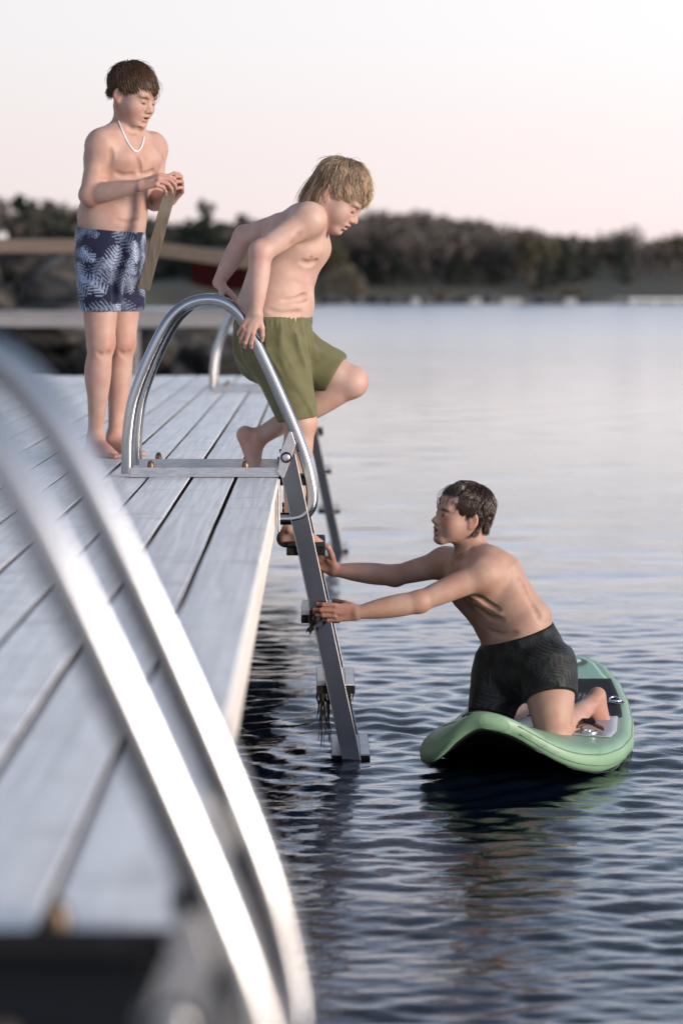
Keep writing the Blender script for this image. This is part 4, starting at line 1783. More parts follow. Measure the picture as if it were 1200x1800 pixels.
    org = np.array(parent.location)
    me = mesh_np(name, Vf - org, Fq, True, CC)
    return link(name, me, mat or M_HAIR, parent)


def eyes(H, parent, iris=(0.12, 0.16, 0.20)):
    for sg in (1, -1):
        c = H.w(sg * 0.031, 0.0755, -0.0115)
        b_ = MB()
        seg, rg = 14, 10
        V, F_, C = [], [], []
        for i in range(rg + 1):
            th = math.pi * i / rg
            for k in range(seg):
                a = 2 * math.pi * k / seg
                l = np.array([math.sin(th) * math.cos(a), math.cos(th), math.sin(th) * math.sin(a)])
                V.append(c + H.M @ l * 0.0122 * H.s - np.array(parent.location))
                C.append((0.01, 0.01, 0.01) if th < 0.22 else (iris if th < 0.75 else (0.40, 0.36, 0.34)))
        for i in range(rg):
            for k in range(seg):
                k2 = (k + 1) % seg
                F_.append((i * seg + k, (i + 1) * seg + k, (i + 1) * seg + k2, i * seg + k2))
        me = mesh_np('eye', V, F_, True, np.array(C))
        link('eye', me, M_EYE, parent)


M_EYE = tint_mat('eye', 0.08, 0.6)


def person(F, H, base, rings, label, boxes, origin, coarse=0.005, fine=0.0024):
    V, Q = F.mesh(coarse, fine, boxes)
    C = skin_tint(V, H, base, rings)
    origin = np.asarray(origin, float)
    me = mesh_np('person', V - origin, Q, True, C)
    o = link('person', me, M_SKIN, None, loc=tuple(origin))
    tag(o, label, 'person')
    return o


def cloth(name, F, parent, colfn, mat, coarse=0.0045, boxes=(), fine=0.003):
    V, Q = F.mesh(coarse, fine, boxes, pad=0.02)
    C = colfn(V)
    me = mesh_np(name, V - np.array(parent.location), Q, True, C)
    return link(name, me, mat, parent)


def sphere_box(c, r):
    c = np.asarray(c, float)
    return (c - r, c + r)


def palm_print(U, V, n, u0, u1, v0, v1, seed, size=(0.045, 0.075)):
    """flat printed palm fronds over a cloth, 0..1 per vertex and a tone per frond"""
    r = np.random.default_rng(seed)
    out = np.zeros(len(U))
    tone = np.ones(len(U))
    nu = int(math.ceil(math.sqrt(n * (u1 - u0) / (v1 - v0))))
    nv = int(math.ceil(n / nu))
    for cell_i in range(nu * nv):
        cu = u0 + (u1 - u0) * (cell_i % nu + r.uniform(0.1, 0.9)) / nu
        cv = v0 + (v1 - v0) * (cell_i // nu + r.uniform(0.1, 0.9)) / nv
        th = r.uniform(0, 6.28)
        L = r.uniform(*size)
        du, dv = U - cu, V - cv
        sel = (np.abs(du) < L * 1.1) & (np.abs(dv) < L * 1.1)
        if not sel.any():
            continue
        x = du[sel] * math.cos(th) + dv[sel] * math.sin(th)
        y = -du[sel] * math.sin(th) + dv[sel] * math.cos(th)
        y = y - 0.25 * x * x / L
        t = x / L
        m = np.abs(y) < 0.0012
        m &= (np.abs(t) < 0.5)
        half = 0.42 * L * np.sqrt(np.clip(1 - (t * 1.8) ** 2, 0, 1))
        ph = (x - np.abs(y) * 0.75) / (L * 0.15)
        fr = np.abs(ph - np.round(ph))
        leaf = (fr < 0.33 * np.clip(1.15 - np.abs(y) / (half + 1e-6), 0, 1)) & (np.abs(y) < half) & (np.abs(t) < 0.55)
        m |= leaf
        tn = r.uniform(0.35, 1.0)
        idx_ = np.nonzero(sel)[0][m]
        out[idx_] = 1.0
        tone[idx_] = tn
    return out, tone
# ------------------------------------------------------------------ the boy standing on the jetty
from mathutils.bvhtree import BVHTree

def boy_standing():
    F = Field()
    f1 = nrm((0.78, -0.62, 0))
    l1 = np.array([-f1[1], f1[0], 0])          # his left
    up = np.array([0, 0, 1.0])
    Y = 9.5
    pel = at(196, 437, Y)
    wst = at(195, 386, Y)
    mid_ = at(204, 335, Y)
    chs = at(216, 285, Y)
    shl = at(224, 248, Y)
    nk = at(226, 224, Y)
    F.grp = 'hips'
    F.sec(pel - up * 0.03, wst, 0.128, 0.108, 0.126, 0.110, l1, f1, k=0.04)
    F.grp = 'body'
    F.sec(wst, mid_, 0.126, 0.112, 0.124, 0.104, l1, f1, k=0.05)
    F.sec(mid_, chs, 0.124, 0.102, 0.138, 0.098, l1, f1, k=0.05)
    F.sec(chs, shl, 0.136, 0.094, 0.118, 0.066, l1, f1, k=0.05)
    F.cap(shl, nk, 0.070, 0.050, 0.05)
    hc = at(235, 163, 9.46)
    H = Head(hc, nrm(f1 + l1 * 0.10 - up * 0.42), up, 1.01)
    F.cap(nk, H.w(0, -0.02, -0.06), 0.047, 0.046, 0.03)
    for sg in (1, -1):                          # chest, collar bones, shoulder blades
        F.ell(chs + l1 * sg * 0.060 + f1 * 0.062 + up * 0.012, (0.062, 0.062, 0.050), None, 0.05)
        F.cap(shl + f1 * 0.052 + l1 * sg * 0.02 + up * 0.004, shl + f1 * 0.035 + l1 * sg * 0.125 + up * 0.018, 0.011, 0.010, 0.03)
        F.ell(chs + l1 * sg * 0.07 - f1 * 0.062 + up * 0.02, (0.05, 0.05, 0.07), None, 0.05)
    F.grp = 'hips'
    F.ell(wst + f1 * 0.048 - up * 0.002, (0.082, 0.082, 0.075), None, 0.06)
    F.grp = 'body'
    nav = F.hit(239, 373, 9.0, 9.8)
    F.ell(nav, (0.006, 0.007, 0.011), None, 0.008, 's')
    # arms
    rs, re, rw = shl - l1 * 0.146 - up * 0.022, at(158, 343, 9.37), at(247, 326, 9.27)
    ls_, le, lw = shl + l1 * 0.146 - up * 0.022, at(272, 352, 9.62), at(299, 351, 9.43)
    for s_, e_, w_ in ((rs, re, rw), (ls_, le, lw)):
        F.ell(s_ - up * 0.004, (0.050, 0.050, 0.054), None, 0.045)
        F.cap(shl + (s_ - shl) * 0.3, s_, 0.046, 0.046, 0.05)
        limb(F, s_, e_, (0.047, 0.046, 0.043, 0.038), 0.02)
        limb(F, e_, w_, (0.038, 0.039, 0.032, 0.021), 0.016)
        F.ell(e_, (0.038, 0.038, 0.036), None, 0.015)
    pinch = [(0.55, 0.5, 0.35), (0.7, 0.6, 0.4), (0.8, 0.65, 0.4), (0.9, 0.7, 0.4)]
    d_r = nrm(at(284, 315, 9.25) - rw)
    hand(F, rw, d_r, up * 0.8 - np.array([0, 0.75, 0]), np.array([0.3, 0.75, 0.55]), 0.98, pinch, 0.05, (0.3, 0.4), (0.85, 0.25, -0.5))
    d_l = nrm(np.array([0.050, -0.045, 0.062]))
    hand(F, lw, d_l, np.array([0.75, 0.35, 0.3]), np.array([-0.4, 0.1, 0.9]), 0.98, [(0.5, 0.9, 0.6), (0.6, 0.95, 0.6), (0.65, 0.95, 0.6), (0.7, 0.95, 0.6)], 0.05, (0.3, 0.3), (0.8, 0.3, -0.5))
    # legs
    rh, rk, ra = at(176, 448, 9.43), at(177, 602, 9.40), at(168, 769, 9.42)
    lh, lk, la = at(217, 448, 9.57), at(214, 602, 9.52), at(203, 766, 9.55)
    for sg, h_, k_, a_ in ((-1, rh, rk, ra), (1, lh, lk, la)):
        F.grp = 'legs'
        limb(F, h_, k_, (0.084, 0.078, 0.066, 0.054), 0.03)
        F.grp = 'body'
        F.ell(k_ + f1 * 0.016, (0.042, 0.042, 0.050), None, 0.02)
        limb(F, k_ - up * 0.02, a_, (0.046, 0.048, 0.042, 0.033, 0.029), 0.02)
        F.ell(k_ * 0.68 + a_ * 0.32 - f1 * 0.016, (0.040, 0.040, 0.080), None, 0.03)
        p = foot(F, np.array([a_[0], a_[1], 0.072]), f1 + l1 * sg * 0.12, up, 1.0)
        F.cap(a_, (a_[0], a_[1], 0.06), 0.031, 0.030, 0.02)
        toes(F, p, 1.0, up, 1 if sg == -1 else 1)
    add_head(F, H, 0.004, 1.10, 0.003, True)
    # breast folds, midline, armpit, waist crease, collar hollow, knees
    F.crease([(205, 306), (220, 311), (236, 309)], 9.0, 9.8, (0.004, 0.005, 0.003), 0.014)
    F.crease([(252, 309), (262, 308), (270, 303)], 9.0, 9.8, (0.003, 0.004, 0.003), 0.014)
    F.crease([(246, 280), (247, 305)], 9.0, 9.8, (0.004, 0.004), 0.016)
    F.crease([(197, 262), (194, 285), (186, 305)], 9.0, 9.8, (0.004, 0.006, 0.005), 0.012)
    F.crease([(205, 388), (225, 392), (245, 390)], 9.0, 9.8, (0.003, 0.004, 0.002), 0.014)
    F.crease([(228, 226), (236, 231), (246, 229)], 9.0, 9.8, (0.005, 0.006, 0.004), 0.014)
    F.crease([(172, 622), (184, 628), (193, 622)], 9.0, 9.8, (0.003, 0.004, 0.003), 0.012)
    F.crease([(210, 620), (222, 626), (230, 620)], 9.0, 9.8, (0.003, 0.004, 0.003), 0.012)

    def hair_mask(q):
        # front line rises over the brow, falls behind the ears
        z0 = np.where(q[:, 1] > 0.03, 0.034, np.where(q[:, 1] > -0.03, 0.012, -0.030))
        return np.clip((q[:, 2] - z0) / 0.006, 0, 1) * (np.abs(q[:, 0]) < 0.2) * (((q - np.array([0, -0.016, 0.026])) / np.array([0.0745, 0.0955, 0.0835]) ** 1) ** 2).sum(1).clip(0, 1)
    nip = [(chs - l1 * 0.072 + f1 * 0.108 - up * 0.008, 0.013, (0.80, 0.48, 0.46), 0.8), (chs + l1 * 0.072 + f1 * 0.108 - up * 0.008, 0.013, (0.80, 0.48, 0.46), 0.8)]
    sp = nip + [(rk + f1 * 0.05, 0.05, (0.9, 0.68, 0.66), 0.6), (lk + f1 * 0.05, 0.05, (0.9, 0.68, 0.66), 0.6), (re, 0.06, (0.95, 0.72, 0.70), 0.5), (le, 0.06, (0.95, 0.6, 0.55), 0.6),
                (rw + d_r * 0.10, 0.13, (0.95, 0.70, 0.68), 0.4), (lw + d_l * 0.08, 0.09, (0.95, 0.68, 0.65), 0.5)]
    for a_ in (ra, la):
        sp.append(((a_[0] + f1[0] * 0.08, a_[1] + f1[1] * 0.08, 0.02), 0.13, (0.92, 0.68, 0.66), 0.6))
    rings = dict(brow=np.array([0.30, 0.24, 0.22]), hair=hair_mask, haircol=(0.045, 0.026, 0.016), spots=sp, lid=0.003, mouth=0.004, closed=True)
    o = person(F, H, (0.455, 0.302, 0.245), rings, 'bare chested boy in navy palm leaf shorts standing on the jetty looking at a stick', [sphere_box(H.w(0, 0, -0.02), 0.135), sphere_box(rw + d_r * 0.07, 0.085),
               sphere_box(lw + d_l * 0.06, 0.08)], (at(190, 800, 9.5)[0], 9.5, 0.0))

    def region(p):
        z0 = np.where(p[:, 1] > 0.045, 0.040, np.where(p[:, 1] > -0.02, 0.018, -0.022))
        return (p[:, 2] > z0).astype(float)
    hair('hair', H, (0.080, 0.043, 0.023), 11000, region, lambda p: np.where(p[:, 1] > 0.01, np.where(p[:, 2] > 0.045, 0.078, 0.040), np.where(p[:, 2] > 0.04, 0.062, 0.032)), o, 3, lift=0.10, grav=0.08,
         comb=lambda p: np.outer(np.clip(p[:, 1] * 14, 0, 1), [0.55, 0.35, 0.0]), clump=0.16, width=0.0008, hug=0.85, thick=0.010, nclump=130, flyaway=0.015, vary=0.5)
    # silver necklace, lying on the skin
    bt = BVHTree.FromPolygons([tuple(v) for v in (np.array([v.co for v in o.data.vertices]) + np.array(o.location))], [tuple(q.vertices) for q in o.data.polygons])
    out = []
    for px, py in catmull([(209, 213), (213, 226), (220, 242), (229, 258), (239, 267), (247, 261), (251, 250), (253, 241)], 6):
        p0 = at(px, py, 8.9)
        dv = nrm(at(px, py, 9.9) - p0)
        h = bt.ray_cast(Vector(p0), Vector(dv))
        if h[0] is not None:
            out.append(np.array(h[0]) + np.array(h[1]) * 0.0025)
    out = np.array(out)
    for _ in range(2):
        out[1:-1] = 0.25 * out[:-2] + 0.5 * out[1:-1] + 0.25 * out[2:]
    b = MB()
    b.tube(out, 0.0032, 8)
    b.build('necklace', M_SILVER, o, smooth=True)

    # swim shorts
    S = Field()
    top, hemz = at(195, 402, Y)[2], at(195, 547, Y)[2]
    S.sec(pel - up * 0.06, wst - up * 0.02, 0.146, 0.126, 0.133, 0.118, l1, f1, k=0.04)
    for h_, k_ in ((rh, rk), (lh, lk)):
        hm = h_ + (k_ - h_) * 0.70
        S.sec(h_ - up * 0.02, hm - up * 0.02, 0.086, 0.094, 0.068, 0.080, l1, f1, k=0.012, end=0.5)
    S.wrap(F, ('hips', 'legs'), 0.009)
    folds(S, 0.006, 1, up)
    S.wrap(F, ('hips', 'legs'), 0.005, 0.004)
    S.crease([(206, 478), (205, 500), (204, 525), (203, 550)], 9.0, 9.8, (0.008, 0.016, 0.022, 0.024), 0.012)
    lo, hi = pel - 0.5, pel + 0.5
    S.plane((0, 0, hemz), (0, 0, -1), lo, hi)
    S.plane((wst[0], wst[1], top), nrm(up + f1 * 0.10), lo, hi)

    def col(V):
        ang = np.arctan2((V - pel) @ l1, (V - pel) @ f1)
        m, tone = palm_print(ang * 0.13, V[:, 2], 46, -0.42, 0.42, hemz - 0.02, top + 0.02, 5, (0.06, 0.105))
        navy = np.array([0.006, 0.008, 0.032])
        ink = np.array([0.38, 0.46, 0.62])
        w = (m * tone)[:, None]
        return navy * (1 - w) + ink * w
    cloth('swim_shorts', S, o, col, M_CLOTH, 0.0042)
    # the stick in his hands
    b = MB()
    a_, b_ = at(304, 318, 9.33), at(252, 509, 9.30)
    d = nrm(b_ - a_)
    wdt = nrm(np.cross(d, (0.15, -1, 0)))
    th = np.cross(d, wdt)
    M = np.stack([wdt, th, d], axis=1)
    Lk = np.linalg.norm(b_ - a_)
    prof = []
    n = 14
    r = np.random.default_rng(8)
    V, Fc = [], []
    for i in range(n + 1):
        t = i / n
        hw = 0.0235 * (0.72 + 0.28 * min(1, t * 9)) * (1 + 0.0 * t)
        for sx, sy in ((-1, -1), (1, -1), (1, 1), (-1, 1)):
            V.append(a_ + M @ np.array([sx * hw + r.normal(0, 0.0006), sy * 0.0085, t * Lk]))
    for i in range(n):
        for k in range(4):
            k2 = (k + 1) % 4
            Fc.append((i * 4 + k, i * 4 + k2, i * 4 + 4 + k2, i * 4 + 4 + k))
    Fc += [(3, 2, 1, 0), (n * 4, n * 4 + 1, n * 4 + 2, n * 4 + 3)]
    b.add(V, Fc)
    st = b.build('wooden_slat', M_STICK, None, origin=b_, bevel=0.002)
    tag(st, 'flat weathered wooden slat held upright in the standing boy\'s hands', 'slat')


def folds(S, amp, seed, along, n=9, f=(28, 60)):
    """soft creases that run mostly along the cloth"""
    r = np.random.default_rng(seed)
    ws = []
    for _ in range(n):
        d = nrm(r.normal(0, 1, 3))
        d = nrm(d - along * np.dot(d, along) * 0.75)
        ws.append((d * r.uniform(*f), r.uniform(0, 6.28), r.uniform(0.4, 1.0)))
    w2 = [(nrm(r.normal(0, 1, 3)) * 9, r.uniform(0, 6.28)) for _ in range(n)]

    def fn(x, y, z):
        t = 0.0
        for (k, ph, a), (k2, p2) in zip(ws, w2):
            warp = np.sin(k2[0] * x + k2[1] * y + k2[2] * z + p2)
            s = np.sin(k[0] * x + k[1] * y + k[2] * z + ph + 1.6 * warp)
            t = t + a * (1 - 2 * np.abs(s)) * (0.5 + 0.5 * warp)
        return np.minimum(-amp * t / math.sqrt(n) * 1.6, 0.45 * amp)
    lo = np.min([o[2] for o in S.ops], axis=0)
    hi = np.max([o[3] for o in S.ops], axis=0)
    S._add('d', 0.05, lo, hi, fn)


M_SILVER, _, _ = new_mat('silver', (0.88, 0.87, 0.85), 0.3, 0.25)
M_STICK = wood_mat('grey_brown_slat', (0.12, 0.088, 0.058), (0.05, 0.036, 0.024), (0.16, 0.135, 0.11), gscale=(60, 60, 5), rough=0.6, bump=0.5)


# ------------------------------------------------------------------ the boy climbing down
def boy_climbing():
    F = Field()
    up = np.array([0, 0, 1.0])
    f2 = nrm((0.97, -0.22, 0))
    l2 = np.array([-f2[1], f2[0], 0])
    Y = 8.62
    pel = at(478, 592, Y)
    wst = at(480, 545, Y)
    mid_ = at(494, 490, Y)
    chs = at(517, 432, Y)
    shl = at(540, 395, Y)
    nk = at(556, 376, Y)
    ax = nrm(shl - wst)
    fT = nrm(f2 - ax * np.dot(f2, ax))
    F.grp = 'hips'
    F.sec(pel, wst, 0.128, 0.120, 0.128, 0.116, l2, f2, k=0.04)
    F.grp = 'body'
    F.sec(wst, mid_, 0.128, 0.116, 0.126, 0.106, l2, f2, l2, fT, k=0.05)
    F.sec(mid_, chs, 0.126, 0.106, 0.132, 0.094, l2, fT, k=0.05)
    F.sec(chs, shl, 0.130, 0.092, 0.110, 0.062, l2, fT, k=0.05)
    F.cap(shl, nk, 0.066, 0.050, 0.05)
    F.grp = 'hips'
    F.ell(wst + f2 * 0.056 + up * 0.016, (0.080, 0.090, 0.058), None, 0.05)
    F.grp = 'body'      # round belly
    hc = at(599, 341, 8.58)
    H = Head(hc, nrm(f2 * 0.72 - up * 0.68 - np.array([0, 0.10, 0])), nrm(up * 0.7 + f2 * 0.7), 1.02)
    F.cap(nk, H.w(0, -0.025, -0.05), 0.050, 0.046, 0.03)
    for sg in (1, -1):
        F.ell(chs + l2 * sg * 0.060 + fT * 0.056 + ax * 0.01, (0.060, 0.060, 0.052), None, 0.05)
        F.ell(chs + l2 * sg * 0.065 - fT * 0.058 + ax * 0.03, (0.052, 0.052, 0.060), None, 0.045)
    F.cap(chs - fT * 0.105 + ax * 0.03, wst - f2 * 0.118, 0.008, 0.006, 0.04, 's')
    rs, re, rw = at(543, 385, 8.475), at(458, 443, 8.395), at(450, 549, 8.375)
    ls_, le, lw = at(530, 386, 8.77), at(430, 416, 8.85), at(384, 497, 8.835)
    for s_, e_, w_ in ((rs, re, rw), (ls_, le, lw)):
        F.ell(s_ - ax * 0.004 , (0.050, 0.050, 0.050), None, 0.045)
        F.cap(shl + (s_ - shl) * 0.4, s_, 0.055, 0.050, 0.05)
        limb(F, s_, e_, (0.049, 0.047, 0.043, 0.038), 0.02)
        limb(F, e_, w_, (0.038, 0.039, 0.032, 0.021), 0.016)
        F.ell(e_, (0.037, 0.036, 0.037), None, 0.016)
    d_r = nrm((-0.42, 0.05, -0.90))
    hand(F, rw, d_r, (-0.15, -1, 0.1), (0.9, 0.1, -0.35), 0.90, [(0.3, 0.6, 0.6), (0.3, 0.65, 0.65), (0.35, 0.65, 0.65), (0.4, 0.65, 0.65)], 0.16, (0.5, 0.4), (0.75, 0.6, -0.2))
    d_l = nrm((0.62, 0.02, -0.62))
    hand(F, lw, d_l, (0.62, 0.0, 0.75), (0.1, -1, 0), 0.90, [(0.3, 0.5, 0.5), (0.3, 0.55, 0.55), (0.35, 0.55, 0.6), (0.4, 0.5, 0.6)], 0.12, (0.5, 0.4), (0.6, 0.6, -0.4))
    # right (near) leg on the tread, left leg bent with the foot on the planks
    rh, rk, ra = at(488, 610, 8.54), at(527, 742, 8.56), at(514, 928, 8.60)
    lh, lk, la = at(487, 612, 8.70), at(617, 672, 8.66), at(456, 768, 8.70)
    F.grp = 'legs'
    limb(F, rh, rk, (0.088, 0.082, 0.070, 0.055), 0.03)
    F.grp = 'body'
    F.ell(rk + f2 * 0.012, (0.044, 0.044, 0.050), None, 0.02)
    limb(F, rk, ra, (0.052, 0.054, 0.047, 0.036, 0.030), 0.02)
    p = foot(F, ra + np.array([0, 0, 0.006]), (0.96, -0.26, -0.06), up, 0.98)
    toes(F, p, 0.98, up, 1)
    F.grp = 'legs'
    limb(F, lh, lk, (0.088, 0.084, 0.074, 0.056), 0.03)
    F.grp = 'body'
    F.ell(lk + np.array([0.010, 0, 0.004]), (0.046, 0.046, 0.048), None, 0.02)
    limb(F, lk, la, (0.050, 0.054, 0.049, 0.038, 0.031), 0.02)
    fd = nrm((0.32, -0.12, -0.95))
    p = foot(F, la, fd, nrm((0.95, 0, 0.30)), 0.98)
    # toes bent flat on the planks
    ball = p(0.104, 0, -0.056)
    for i, b_ in enumerate((0.020, 0.004, -0.008, -0.018, -0.027)):
        a0 = ball + np.cross(fd, nrm((0.95, 0, 0.30))) * b_
        a0[2] = max(a0[2], 0.012)
        e0 = a0 + np.array([0.034 - 0.004 * i, -0.010, 0])
        e0[2] = 0.010
        F.cap(a0, e0, 0.0105 - 0.001 * (i > 0), 0.009 - 0.001 * (i > 0), 0.005)
    add_head(F, H, 0.004, 1.10, 0.003, True)

    def hair_mask(q):
        z0 = np.where(q[:, 1] > 0.03, 0.036, np.where(q[:, 1] > -0.03, 0.010, -0.055))
        return np.clip((q[:, 2] - z0) / 0.006, 0, 1) * (((q - np.array([0, -0.016, 0.026])) / np.array([0.0745, 0.0955, 0.0835])) ** 2).sum(1).clip(0, 1)
    sp = [(F.hit(547, 452, 8.2, 9.0), 0.011, (0.78, 0.46, 0.44), 0.85), (chs + l2 * 0.075 + fT * 0.100 - ax * 0.015, 0.012, (0.78, 0.46, 0.44), 0.85),
          (rk + f2 * 0.05, 0.055, (0.92, 0.68, 0.66), 0.6), (lk + f2 * 0.04, 0.06, (0.92, 0.66, 0.64), 0.7), (re, 0.06, (0.95, 0.74, 0.72), 0.4), (le, 0.06, (0.95, 0.74, 0.72), 0.4),
          (rw + d_r * 0.09, 0.09, (0.95, 0.70, 0.68), 0.55), (lw + d_l * 0.08, 0.09, (0.95, 0.70, 0.68), 0.5), (la + fd * 0.03 - np.array([0.03, 0, 0]), 0.08, (0.95, 0.66, 0.62), 0.6),
          (la + fd * 0.12, 0.06, (0.95, 0.66, 0.62), 0.6), (ra + np.array([0.10, -0.02, -0.05]), 0.09, (0.95, 0.70, 0.67), 0.6)]
    F.crease([(534, 521), (538, 522), (541, 521)], 8.2, 9.0, (0.004, 0.006, 0.004), 0.010)
    F.crease([(500, 528), (520, 527), (534, 523)], 8.2, 9.0, (0.002, 0.004, 0.004), 0.018)
    F.crease([(530, 462), (545, 466), (556, 462)], 8.2, 9.0, (0.003, 0.005, 0.004), 0.014)
    F.crease([(530, 412), (522, 424), (508, 436)], 8.2, 9.0, (0.006, 0.007, 0.004), 0.014)
    F.crease([(470, 545), (500, 552), (530, 550)], 8.2, 9.0, (0.002, 0.003, 0.002), 0.016)
    rings = dict(brow=np.array([0.55, 0.48, 0.40]), hair=hair_mask, haircol=(0.18, 0.12, 0.07), spots=sp, lid=0.003, mouth=0.004, closed=True)
    o = person(F, H, (0.51, 0.358, 0.297), rings, 'bare chested blond boy in olive green shorts stepping down onto the ladder', [sphere_box(H.w(0, 0, -0.02), 0.135), sphere_box(rw + d_r * 0.07, 0.08),
               sphere_box(lw + d_l * 0.06, 0.07), sphere_box(ra + np.array([0.09, -0.02, -0.05]), 0.07)], (pel[0], Y, 0.0))

    def region(p):
        z0 = np.where(p[:, 1] > 0.045, 0.040, np.where(p[:, 1] > 0.012, 0.022, np.where(p[:, 1] > -0.030, 0.012, -0.052)))
        return (p[:, 2] > z0).astype(float)

    def length(p):
        return np.where(p[:, 1] < -0.035, np.where(p[:, 2] < 0.02, 0.120, 0.085), np.where(p[:, 1] > 0.0, 0.052, 0.046))
    hair('hair', H, (0.40, 0.285, 0.19), 13500, region, length, o, 5, lift=0.16, grav=lambda p: np.where((p[:, 1] < -0.03) & (p[:, 2] < 0.03), 0.42, 0.07), clump=0.45, width=0.00072, wave=0.16, nclump=220, thick=0.014, hug=0.70, flyaway=0.04, vary=0.9,
         comb=lambda p: np.outer(np.clip(-p[:, 1] * 10, 0, 1), [0, -0.1, -0.7]) + np.outer(np.clip(p[:, 1] * 10, 0, 1), [0, 0.35, 0.0]))
    # olive shorts
    S = Field()
    topc = at(480, 558, Y)
    S.sec(pel - up * 0.04, topc + up * 0.012, 0.146, 0.140, 0.136, 0.126, l2, f2, k=0.04)
    hmR = at(519, 738, 8.55)
    S.sec(rh + np.array([-0.012, 0.0, 0.0]), hmR, 0.105, 0.108, 0.074, 0.060, l2, f2, k=0.03, end=0.4)
    hmL = lh + (lk - lh) * 0.80
    dl = nrm(lk - lh)
    uL = nrm(up - dl * np.dot(up, dl))
    S.sec(lh, hmL + dl * 0.03, 0.092, 0.100, 0.078, 0.084, l2, uL, k=0.03, end=0.4)
    S.wrap(F, ('hips',), 0.009)
    S.wrap(F, ('legs',), 0.011)
    # soft hanging folds
    folds(S, 0.011, 3, nrm((0.25, 0, -1)), 10, (16, 40))
    # pleats falling from the waistband
    S._add('d', 0.02, topc - np.array([0.22, 0.22, 0.26]), topc + np.array([0.22, 0.22, 0.0]),
           lambda x, y, z: -0.006 * (1 - 2 * np.abs(np.sin(np.arctan2(y - topc[1], x - topc[0] - 0.2 * (topc[2] - z)) * 9.5 + 1.5 * np.sin(z * 17)))) * np.clip((topc[2] - z) / 0.05, 0, 1) * np.clip((z - topc[2] + 0.25) / 0.14, 0, 1))
    S.wrap(F, ('hips', 'legs'), 0.006, 0.004)
    S.plane(hmR + up * 0.0, nrm((0.15, 0, -1)), (hmR[0] - 0.18, 8.36, hmR[2] - 0.32), (hmR[0] + 0.13, 8.665, hmR[2] + 0.06))
    S.plane(hmL, nrm(dl * 1.0 + np.array([0.05, 0, -0.10])), (hmL[0] - 0.045, 8.585, hmL[2] - 0.25), (hmL[0] + 0.32, 8.9, hmL[2] + 0.25))
    S.plane(topc + up * 0.004, up, pel - 0.5, pel + 0.5)
    # elastic gathers at the waistband
    S._add('d', 0.02, topc - np.array([0.2, 0.2, 0.045]), topc + np.array([0.2, 0.2, 0.03]),
           lambda x, y, z: 0.0017 * np.sin(np.arctan2(y - topc[1], x - topc[0]) * 52) * np.clip(1 - np.abs(z - topc[2] + 0.018) / 0.03, 0, 1))

    def col(V):
        r = np.random.default_rng(2)
        c = np.tile(np.array([0.122, 0.118, 0.054]), (len(V), 1))
        return c * (1 + 0.05 * np.sin(V[:, 0] * 90 + 3 * np.sin(V[:, 2] * 40)))[:, None]
    cloth('swim_shorts', S, o, col, M_CLOTH, 0.0042)


# ------------------------------------------------------------------ the boy kneeling on the paddle board
BOARD_TOP = -0.905


